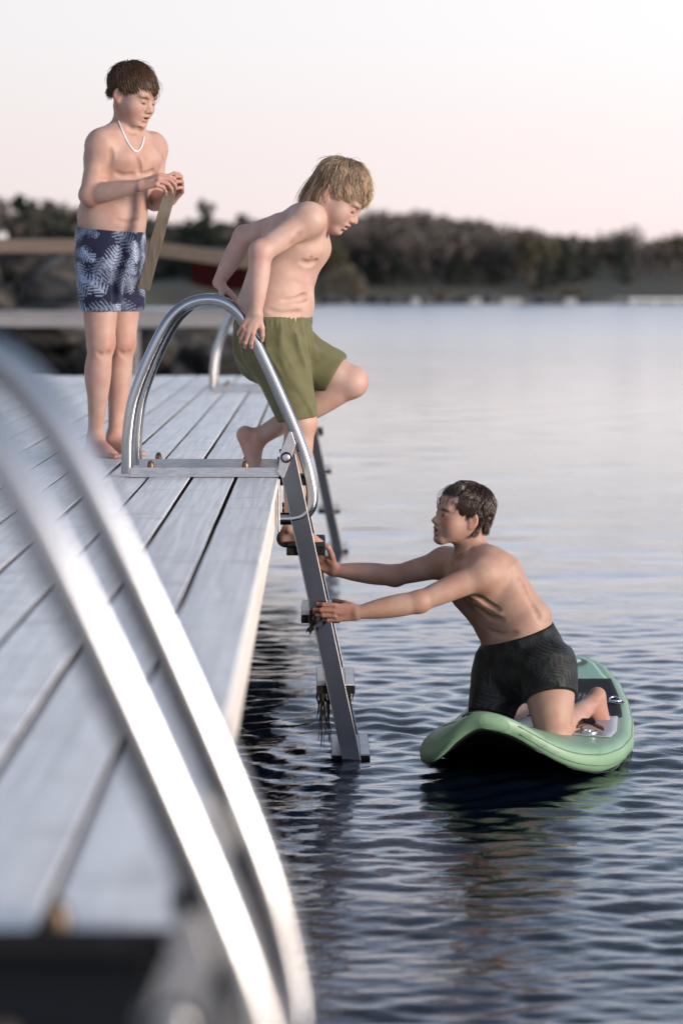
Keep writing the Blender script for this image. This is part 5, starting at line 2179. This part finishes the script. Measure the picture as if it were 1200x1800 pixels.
def boy_kneeling():
    F = Field()
    up = np.array([0, 0, 1.0])
    fp = nrm((-0.72, -0.69, 0))
    lp = np.array([-fp[1], fp[0], 0])           # his left: right and nearer
    fc = nrm((-0.92, -0.39, 0))
    lc = np.array([-fc[1], fc[0], 0])
    pel = at(927, 1160, 8.56)
    wst = at(910, 1112, 8.58)
    mid_ = at(882, 1066, 8.60)
    chs = at(852, 1024, 8.62)
    shl = at(832, 996, 8.625)
    nk = at(828, 974, 8.625)
    ax = nrm(shl - wst)
    fT = nrm(fc - ax * np.dot(fc, ax))
    fM = nrm(fp * 0.5 + fc * 0.5)
    lM = np.array([-fM[1], fM[0], 0])
    F.grp = 'hips'
    F.sec(pel, wst, 0.126, 0.104, 0.120, 0.098, lp, fp, lM, fM, k=0.04)
    F.grp = 'body'
    F.sec(wst, mid_, 0.120, 0.094, 0.124, 0.092, lM, fM, lc, fT, k=0.05)
    F.sec(mid_, chs, 0.124, 0.094, 0.138, 0.096, lc, fT, k=0.05)
    F.sec(chs, shl, 0.136, 0.092, 0.110, 0.062, lc, fT, k=0.05)
    F.cap(shl, nk, 0.066, 0.050, 0.05)
    hc = at(813, 902, 8.60)
    H = Head(hc, nrm((-0.93, -0.30, 0.12)), nrm((0.12, 0, 1)), 1.01)
    F.cap(nk + ax * 0.0, H.w(0, -0.020, -0.055), 0.052, 0.050, 0.03)
    F.cap(nk + np.array([0.01, 0, 0]), H.w(0.02, -0.03, -0.03), 0.030, 0.036, 0.03)
    for sg in (1, -1):
        F.ell(chs + lc * sg * 0.062 + fT * 0.058 + ax * 0.01, (0.060, 0.060, 0.052), None, 0.05)
        F.ell(chs + lc * sg * 0.078 - fT * 0.062 + ax * 0.0, (0.048, 0.050, 0.062), None, 0.035)
        F.cap(chs + lc * sg * 0.10 - fT * 0.07 + ax * 0.03, shl + lc * sg * 0.13, 0.03, 0.034, 0.04)
    F.cap(shl - fT * 0.075, wst - fM * 0.110, 0.007, 0.010, 0.04, 's')
    # lower ribs and the crease of the flank
    for i in range(3):
        a0 = mid_ + lc * 0.105 + fT * (0.01 - 0.01 * i) + ax * (0.035 - 0.030 * i)
        F.cap(a0 - fT * 0.03, a0 + fT * 0.045 - ax * 0.020 + lc * -0.02, 0.008, 0.006, 0.022)
    ls_, le, lw = at(848, 1010, 8.475), at(736, 1058, 8.40), at(627, 1077, 8.375)
    rs, re, rw = at(782, 990, 8.775), at(694, 1012, 8.82), at(588, 1002, 8.80)
    for s_, e_, w_ in ((ls_, le, lw), (rs, re, rw)):
        F.ell(s_, (0.052, 0.049, 0.049), None, 0.045)
        F.cap(shl + (s_ - shl) * 0.4, s_, 0.055, 0.052, 0.05)
        limb(F, s_, e_, (0.050, 0.047, 0.042, 0.036), 0.02)
        limb(F, e_, w_, (0.038, 0.041, 0.035, 0.022), 0.016)
        F.ell(e_, (0.037, 0.036, 0.036), None, 0.015)
    d_l = nrm((-1, 0.0, 0.0))
    hand(F, lw, d_l, (0, -1, 0.05), (0, 0.25, 1), 1.0, [(0.10, 0.35, 1.0), (0.10, 0.35, 1.1), (0.12, 0.35, 1.1), (0.15, 0.40, 1.1)], 0.05, (0.2, 0.3), (0.75, 0.25, -0.75))
    d_r = nrm((-0.75, -0.1, 0.45))
    hand(F, rw, d_r, (0.2, 1, 0.2), (0.2, -0.3, 1), 1.0, [(0.6, 0.8, 0.6), (0.6, 0.8, 0.6), (0.6, 0.8, 0.6), (0.6, 0.8, 0.6)], 0.05, (0.2, 0.3), (0.6, 0.7, -0.2))
    zk = BOARD_TOP + 0.052
    lh, lk = at(962, 1172, 8.47), at(972, 1292, 8.34)
    rh, rk = at(884, 1165, 8.66), at(857, 1276, 8.56)
    la, ra = at(1034, 1240, 8.66), at(935, 1240, 8.90)
    for h_, k_, a_ in ((lh, lk, la), (rh, rk, ra)):
        F.grp = 'legs'
        limb(F, h_, k_, (0.094, 0.090, 0.078, 0.058), 0.03)
        F.grp = 'body'
        F.ell(k_, (0.056, 0.052, 0.050), None, 0.02)
        limb(F, k_, a_, (0.050, 0.056, 0.048, 0.037, 0.031), 0.02)
        fd = nrm((0.16, 0.02, -0.96))
        un = nrm((-0.75, -0.55, -0.15))
        p = foot(F, a_, fd, un, 1.0)
        # toes tucked under against the board
        ball = p(0.104, 0, -0.056)
        for i, b_ in enumerate((0.020, 0.004, -0.008, -0.018, -0.027)):
            a0 = ball + np.cross(fd, un) * b_
            F.cap(a0, a0 + un * (0.034 - 0.004 * i), 0.0105 - 0.001 * (i > 0), 0.009, 0.005)
    add_head(F, H, 0.005, 1.0, 0.0)
    # armpit hollow, edge of the shoulder blade, ribs, flank folds, neck tendon
    F.crease([(828, 1046), (842, 1052), (858, 1064), (873, 1072)], 8.2, 9.0, (0.020, 0.024, 0.016, 0.004), 0.016)
    F.crease([(838, 1072), (858, 1086), (880, 1090)], 8.2, 9.0, (0.003, 0.006, 0.004), 0.016)
    F.crease([(858, 1110), (880, 1116), (905, 1112)], 8.2, 9.0, (0.003, 0.005, 0.003), 0.016)
    F.crease([(905, 1000), (930, 1050), (950, 1090)], 8.2, 9.0, (0.002, 0.005, 0.004), 0.02)
    F.crease([(800, 985), (812, 975), (826, 962)], 8.2, 9.0, (0.003, 0.005, 0.004), 0.014)

    def hair_mask(q):
        z0 = np.where(q[:, 1] > 0.03, 0.050, np.where(q[:, 1] > -0.03, 0.008, -0.050))
        return np.clip((q[:, 2] - z0) / 0.014, 0, 1) * (((q - np.array([0, -0.016, 0.026])) / np.array([0.0745, 0.0955, 0.0835])) ** 2).sum(1).clip(0, 1)
    sp = [(lk, 0.07, (0.92, 0.68, 0.66), 0.6), (rk, 0.07, (0.92, 0.68, 0.66), 0.6), (le, 0.06, (0.95, 0.74, 0.72), 0.4), (re, 0.06, (0.95, 0.74, 0.72), 0.4),
          (lw + d_l * 0.10, 0.13, (0.92, 0.66, 0.62), 0.6), (rw + d_r * 0.06, 0.10, (0.92, 0.66, 0.62), 0.6), (la + np.array([0.02, 0, -0.04]), 0.10, (0.95, 0.70, 0.66), 0.5),
          (H.w(0.042, 0.066, -0.038), 0.036, (0.95, 0.50, 0.48), 0.45), (chs + fT * 0.115 + lc * 0.07, 0.012, (0.7, 0.45, 0.42), 0.8)]
    rings = dict(brow=np.array([0.20, 0.16, 0.15]), hair=hair_mask, haircol=(0.022, 0.013, 0.009), spots=sp, lid=0.0, mouth=0.005)
    o = person(F, H, (0.41, 0.268, 0.208), rings, 'bare chested boy with wet dark hair kneeling on the paddle board and gripping the ladder', [sphere_box(H.w(0, 0, -0.02), 0.135), sphere_box(lw + d_l * 0.07, 0.085),
               sphere_box(rw + d_r * 0.05, 0.07)], (pel[0], pel[1], BOARD_TOP))
    eyes(H, o, (0.05, 0.035, 0.02))

    def region(p):
        z0 = np.where(p[:, 1] > 0.045, 0.046, np.where(p[:, 1] > 0.0, 0.008 + p[:, 1] * 0.5, np.where(p[:, 1] > -0.030, 0.004, -0.048)))
        return (p[:, 2] > z0).astype(float)
    hair('hair', H, (0.040, 0.020, 0.011), 8500, region, lambda p: np.where(p[:, 1] < -0.02, 0.052, np.where(p[:, 2] < 0.04, 0.034, 0.088)), o, 9, lift=0.06, grav=0.07, clump=0.72, width=0.0009, flyaway=0.012, vary=0.8,
         crown=(0.0, -0.045, 0.10), mat=M_WETHAIR, nclump=120, wave=0.10, thick=0.009, hug=0.88, comb=lambda p: np.outer(np.clip(p[:, 1] * 10, 0, 1), [0.15, 0.25, 0.0]))
    # dark wet shorts
    S = Field()
    S.sec(pel - up * 0.03, wst - ax * 0.006, 0.142, 0.124, 0.128, 0.106, lp, fp, lM, fM, k=0.04)
    hmL, hmR = lh + (lk - lh) * 0.47, rh + (rk - rh) * 0.86
    dL, dR = nrm(lk - lh), nrm(rk - rh)
    S.sec(lh, hmL + dL * 0.02, 0.092, 0.100, 0.086, 0.088, lp, fp, k=0.014, end=0.4)
    S.sec(rh, hmR + dR * 0.02, 0.092, 0.100, 0.078, 0.080, lp, fp, k=0.014, end=0.4)
    S.wrap(F, ('hips', 'legs'), 0.009)
    folds(S, 0.0075, 8, nrm((0.1, 0, -1)), 10, (24, 55))
    S.wrap(F, ('hips', 'legs'), 0.005, 0.004)
    S.plane(hmL, nrm(dL + np.array([0.08, 0, 0.02])), (0.705, 8.1, hmL[2] - 0.3), (1.1, 8.62, hmL[2] + 0.08))
    S.plane(hmR, dR, (0.4, 8.3, hmR[2] - 0.3), (0.70, 8.8, hmR[2] + 0.08))
    for (cx_, cy_, cr_) in ((914, 1285, 0.034), (915, 1262, 0.026), (916, 1242, 0.016)):
        S.cap(at(cx_, cy_, 8.20), at(cx_ + 6, cy_, 8.56), cr_, cr_ * 0.7, 0.012, 's')
    wc = at(912, 1113, 8.56)
    nW = nrm(at(935, 1040, 8.56) - at(955, 1098, 8.56) + up * 0.02)
    nW = nrm((-0.33, 0, 0.94))
    S.plane(wc, nW, pel - 0.4, pel + 0.4)

    def col(V):
        ang = np.arctan2((V - pel) @ lp, (V - pel) @ fp)
        m, tone = palm_print(ang * 0.13, V[:, 2], 70, -0.42, 0.42, V[:, 2].min(), V[:, 2].max(), 15, (0.06, 0.11))
        w = (m * tone * 0.8)[:, None]
        return np.array([0.004, 0.005, 0.006]) * (1 - w) + np.array([0.034, 0.038, 0.034]) * w
    cloth('swim_shorts', S, o, col, M_WETCLOTH, 0.0042)


# ------------------------------------------------------------------ paddle board
def paddle_board():
    # plan from nose (near) to tail (far): left and right edge by distance
    yy = np.array([7.90, 7.92, 7.96, 8.01, 8.11, 8.25, 8.46, 8.80, 9.19, 9.60, 9.95, 10.12, 10.20, 10.24])
    xl = np.array([0.55, 0.46, 0.400, 0.362, 0.338, 0.342, 0.392, 0.485, 0.582, 0.640, 0.705, 0.765, 0.840, 0.95])
    xr = np.array([0.60, 0.69, 0.790, 0.870, 0.980, 1.050, 1.110, 1.155, 1.190, 1.210, 1.195, 1.155, 1.090, 0.99])
    th = 0.088
    root = empty('paddle_board', (0.78, 9.0, WATER_Z))
    tag(root, 'mint green inflatable paddle board with a grey and black deck pad floating by the ladder', 'paddle board')
    org = np.array(root.location)
    Y0, Y1 = yy[0], yy[-1]

    def smooth_interp(Y, a):
        return sum(np.interp(np.clip(Y + d, Y0, Y1), yy, a) * w for d, w in ((-0.02, 0.25), (0, 0.5), (0.02, 0.25)))

    def edges(Y):
        return float(smooth_interp(Y, xl)), float(smooth_interp(Y, xr))

    def zmid(X, Y):
        t = max(0.0, min(1.0, (8.72 - Y) / 0.80))
        sg = 0.150 if X < 0.53 else 0.27
        return WATER_Z + 0.046 + 0.185 * t ** 1.35 * math.exp(-((X - 0.53) / sg) ** 2) + 0.02 * max(0, (Y - 9.7) / 0.5)

    def thick(Y):
        return th * (0.62 + 0.38 * min(1, max(0, (Y - Y0) / 0.22))) * (1 - 0.25 * max(0, (Y - 10.0) / 0.24))

    def toY(s):
        return Y0 + s * (Y1 - Y0)
    rows = np.concatenate([Y0 + (8.5 - Y0) * np.linspace(0, 1, 30) ** 1.7, np.linspace(8.5, 9.9, 26)[1:], Y1 - (Y1 - 9.9) * np.linspace(1, 0, 18)[1:] ** 1.7])
    # half section, from the left edge over the top to the right edge and back below
    prof = [(-1.0, 0.0)]
    for a in np.linspace(0.15, 0.5, 5) * math.pi:
        prof.append(('l', a))
    for v in np.linspace(-0.9, 0.9, 17):
        prof.append(('t', v))
    V = []
    tops = np.linspace(0, 1, 19)
    na = 0
    for Y in rows:
        a, b = edges(Y)
        w = max(b - a, 0.01)
        r = min(thick(Y) / 2, w / 2.05)
        ring = []
        for ang in np.linspace(1.0, 0.5, 7)[:-1]:            # left round edge, upper half
            ring.append((a + r + r * math.cos(ang * math.pi), r * math.sin(ang * math.pi)))
        for u in np.linspace(0, 1, 18):
            ring.append((a + r + u * (w - 2 * r), r))
        for ang in np.linspace(0.5, -0.5, 13)[1:]:
            ring.append((b - r + r * math.cos(ang * math.pi), r * math.sin(ang * math.pi)))
        for u in np.linspace(1, 0, 18)[1:]:
            ring.append((a + r + u * (w - 2 * r), -r))
        for ang in np.linspace(1.5, 1.0, 7)[1:-1]:
            ring.append((a + r + r * math.cos(ang * math.pi), r * math.sin(ang * math.pi)))
        na = len(ring)
        for x, z in ring:
            V.append((x, Y, zmid(x, Y) + z))
    F_ = []
    n = len(rows)
    for i in range(n - 1):
        for k in range(na):
            k2 = (k + 1) % na
            F_.append((i * na + k, i * na + k2, (i + 1) * na + k2, (i + 1) * na + k))
    F_.append(tuple(range(na - 1, -1, -1)))
    F_.append(tuple((n - 1) * na + k for k in range(na)))
    me = bpy.data.meshes.new('hull')
    me.from_pydata([tuple(np.array(v) - org) for v in V], [], F_)
    me.polygons.foreach_set('use_smooth', [True] * len(me.polygons))
    me.update()
    hull = link('hull', me, M_MINT, root)

    def sheet(name, ya, yb, margin, lift, mat, n1=30, n2=26, under=False):
        Vs, Fs = [], []
        for i in range(n1 + 1):
            Y = ya + (yb - ya) * i / n1
            a, b = edges(Y)
            m_ = min(margin, (b - a) * 0.45)
            sg = -1 if under else 1
            for j in range(n2 + 1):
                x = a + m_ + (b - a - 2 * m_) * j / n2
                Vs.append(np.array([x, Y, zmid(x, Y) + sg * (thick(Y) / 2 + lift)]) - org)
        for i in range(n1):
            for j in range(n2):
                q = i * (n2 + 1) + j
                Fs.append((q, q + 1, q + n2 + 2, q + n2 + 1) if not under else (q, q + n2 + 1, q + n2 + 2, q + 1))
        ob = link(name, mesh_np(name, Vs, Fs), mat, root)
        md = ob.modifiers.new('solid', 'SOLIDIFY')
        md.thickness = 0.003
        md.offset = -1
        return ob
    sheet('deck_pad', 8.33, 8.748, 0.060, 0.0045, M_PADGREY)
    sheet('dark_band', 8.75, 9.60, 0.045, 0.0045, M_PADDARK)
    sheet('tail_pad', 9.603, 10.17, 0.060, 0.0045, M_PADMINT)
    sheet('bottom_panel', 7.94, 10.15, 0.022, 0.004, M_BOTTOM, under=True)

    # welded seam band round the rail
    for lo_, nm in ((-0.35, 'rail_seam'), (0.55, 'rail_seam')):
        b = MB()
        pts = []
        for Y in rows[3:-3]:
            a, bb = edges(Y)
            r_ = thick(Y) / 2
            x = bb - r_ + r_ * math.cos(math.asin(lo_))
            pts.append((x, Y, zmid(x, Y) + r_ * lo_))
        b.tube(pts, 0.0022, 6)
        b.build(nm, M_DARKMINT, root, origin=org, smooth=True)

    def deckpt(Y, v):
        a, b = edges(Y)
        x = 0.5 * (a + b) + v * 0.5 * (b - a)
        return np.array([x, Y, zmid(x, Y) + thick(Y) / 2])
    # D-rings
    for s, v in ((9.04, 0.80), (9.04, -0.80), (9.76, 0.26)):
        c = deckpt(s, v) + np.array([0, 0, 0.009])
        b = MB()
        pts = [c + np.array([0.022 * math.cos(a), 0.030 * math.sin(a) * 1.0, 0.012 * max(0, math.sin(a))]) for a in np.linspace(0, math.pi, 11)]
        pts = pts + [pts[0] + np.array([0, -0.001, 0])]
        b.tube(pts, 0.0032, 8)
        b.build('d_ring', M_STEELRING, root, smooth=True, origin=org)
        b = MB()
        b.lathe([(0.035, 0.0), (0.034, 0.003), (0.008, 0.004)], c - np.array([0, 0.008, 0.0035]), seg=20)
        b.build('ring_patch', M_BLACKPATCH, root, origin=org)
    # round badge with rings at the tail, the nose badge and the valve
    for s, v, r0, nm in ((9.95, 0.30, 0.085, 'badge'),):
        c = deckpt(s, v) + np.array([0, 0, 0.0085])
        b = MB()
        b.lathe([(r0, 0), (r0, 0.002), (0.001, 0.0022)], c, seg=36)
        bd = b.build(nm, M_BLACKPATCH, root, origin=org)
        for rr, hh in ((0.060, 0.003), (0.032, 0.004)):
            b = MB()
            b.lathe([(rr, 0.0), (rr, hh), (rr - 0.012, hh + 0.0006), (rr - 0.018, 0.0)], c + np.array([0, 0, 0.0015]), seg=32)
            b.build('badge_ring', M_STEELRING, bd, origin=org)
    c = deckpt(8.10, -0.42)
    b = MB()
    b.lathe([(0.030, -0.004), (0.030, 0.003), (0.020, 0.0035), (0.001, 0.004)], c + np.array([0, 0, 0.001]), axis=(0.0, 0.28, 0.96), seg=28)
    b.build('nose_badge', M_DARKMINT, root, origin=org)
    # valve beside the knee
    c = deckpt(8.37, 0.60) + np.array([0, 0, 0.006])
    b = MB()
    b.lathe([(0.030, 0), (0.030, 0.008), (0.022, 0.010), (0.020, 0.006), (0.006, 0.006), (0.005, 0.011)], c, seg=24)
    b.build('valve', M_STEELRING, root, smooth=True, auto=40, origin=org)
    # brown leash cuff
    lash = empty('leash_cuff', deckpt(8.42, 0.52))
    b = MB()
    pts = catmull([deckpt(8.42, 0.44) + np.array([0, 0, 0.016]), deckpt(8.44, 0.52) + np.array([0.01, 0, 0.030]), deckpt(8.43, 0.62) + np.array([0, 0, 0.024]), deckpt(8.41, 0.72) + np.array([0, 0, 0.014])], 6)
    V, Fc = [], []
    for i, q in enumerate(pts):
        for dy in (-0.03, 0.03):
            for dz in (0.0, 0.010):
                V.append(q + np.array([0, dy, dz]))
    for i in range(len(pts) - 1):
        a, c2 = i * 4, i * 4 + 4
        Fc += [(a, c2, c2 + 2, a + 2), (a + 1, a + 3, c2 + 3, c2 + 1), (a, a + 1, c2 + 1, c2), (a + 2, c2 + 2, c2 + 3, a + 3)]
    e = (len(pts) - 1) * 4
    Fc += [(0, 2, 3, 1), (e, e + 1, e + 3, e + 2)]
    b.add(V, Fc)
    b.build('strap', M_LEATHER, lash, smooth=True)
    b = MB()
    b.box((-0.02, -0.034, -0.003), (0.02, 0.034, 0.004), None, deckpt(8.43, 0.57) + np.array([0.0, 0, 0.040]))
    b.build('buckle', M_RUBBER, lash, bevel=0.002)
    tag(lash, 'brown leash cuff lying on the paddle board beside the kneeling boy\'s shin', 'leash')


M_MINT = noise_mat('mint_rail', (0.06, 0.115, 0.07), (0.20, 0.33, 0.205), (5, 5, 12), 0.45, bump=0.25, bump_d=0.004, c3=(0.17, 0.30, 0.185), ramp=(0.20, 0.56), detail=9)
M_PADGREY = noise_mat('grey_pad', (0.22, 0.235, 0.265), (0.34, 0.355, 0.39), (60, 60, 60), 0.35, bump=0.3, bump_d=0.002)
M_PADMINT = noise_mat('mint_pad', (0.18, 0.36, 0.25), (0.26, 0.46, 0.33), (70, 70, 70), 0.45, bump=0.5, bump_d=0.003)
M_BOTTOM = noise_mat('black_bottom', (0.006, 0.007, 0.008), (0.012, 0.013, 0.014), (8, 8, 8), 0.35)
M_STEELRING, _, _ = new_mat('steel_ring', (0.75, 0.76, 0.78), 0.25, 1.0)
M_BLACKPATCH, _, _ = new_mat('black_patch', (0.012, 0.013, 0.016), 0.5)
M_DARKMINT = noise_mat('dark_mint', (0.05, 0.12, 0.08), (0.12, 0.24, 0.16), (60, 60, 60), 0.4)
M_LEATHER = noise_mat('brown_strap', (0.05, 0.018, 0.008), (0.13, 0.05, 0.022), (30, 30, 30), 0.5)


def pad_dark():
    """black deck band with a fading halftone print of pale dashes"""
    m, nt, b = new_mat('printed_pad', (0.01, 0.01, 0.012), 0.75, 0, 0.12)
    tc = node(nt, 'ShaderNodeTexCoord')
    mp = node(nt, 'ShaderNodeMapping')
    mp.inputs['Scale'].default_value = (55, 26, 1)
    mp.inputs['Rotation'].default_value = (0, 0, -0.136)
    nt.links.new(tc.outputs['Object'], mp.inputs[0])
    br = node(nt, 'ShaderNodeTexBrick')
    br.inputs['Scale'].default_value = 1.0
    br.inputs['Mortar Size'].default_value = 0.22
    br.inputs['Color1'].default_value = (1, 1, 1, 1)
    br.inputs['Color2'].default_value = (1, 1, 1, 1)
    br.inputs['Mortar'].default_value = (0, 0, 0, 1)
    br.inputs['Brick Width'].default_value = 1.0
    br.inputs['Row Height'].default_value = 1.0
    nt.links.new(mp.outputs[0], br.inputs['Vector'])
    nz = node(nt, 'ShaderNodeTexNoise')
    nz.inputs['Scale'].default_value = 4.5
    nz.inputs['Detail'].default_value = 8
    nt.links.new(tc.outputs['Object'], nz.inputs['Vector'])
    sep = node(nt, 'ShaderNodeSeparateXYZ')
    nt.links.new(tc.outputs['Object'], sep.inputs[0])
    # pale towards the inner left and in two bands along the length
    w1 = node(nt, 'ShaderNodeMath', operation='MULTIPLY_ADD')
    nt.links.new(sep.outputs['X'], w1.inputs[0])
    w1.inputs[1].default_value = -0.9
    w1.inputs[2].default_value = 0.16
    w2 = node(nt, 'ShaderNodeMath', operation='MULTIPLY')
    w2.inputs[1].default_value = 11.0
    nt.links.new(sep.outputs['Y'], w2.inputs[0])
    w3 = node(nt, 'ShaderNodeMath', operation='SINE')
    nt.links.new(w2.outputs[0], w3.inputs[0])
    w4 = node(nt, 'ShaderNodeMath', operation='MULTIPLY_ADD')
    nt.links.new(w3.outputs[0], w4.inputs[0])
    w4.inputs[1].default_value = 0.10
    nt.links.new(w1.outputs[0], w4.inputs[2])
    ad = node(nt, 'ShaderNodeMath', operation='ADD')
    nt.links.new(nz.outputs['Fac'], ad.inputs[0])
    nt.links.new(w4.outputs[0], ad.inputs[1])
    rp = node(nt, 'ShaderNodeValToRGB')
    rp.color_ramp.elements[0].position = 0.50
    rp.color_ramp.elements[1].position = 0.66
    nt.links.new(ad.outputs[0], rp.inputs[0])
    mu = node(nt, 'ShaderNodeMath', operation='MULTIPLY')
    nt.links.new(rp.outputs[0], mu.inputs[0])
    nt.links.new(br.outputs['Color'], mu.inputs[1])
    mx = node(nt, 'ShaderNodeMixRGB')
    nt.links.new(mu.outputs[0], mx.inputs[0])
    mx.inputs[1].default_value = (0.010, 0.011, 0.014, 1)
    mx.inputs[2].default_value = (0.36, 0.38, 0.42, 1)
    nt.links.new(mx.outputs[0], b.inputs['Base Color'])
    return m


M_PADDARK = pad_dark()
boy_standing()
boy_climbing()
boy_kneeling()
paddle_board()
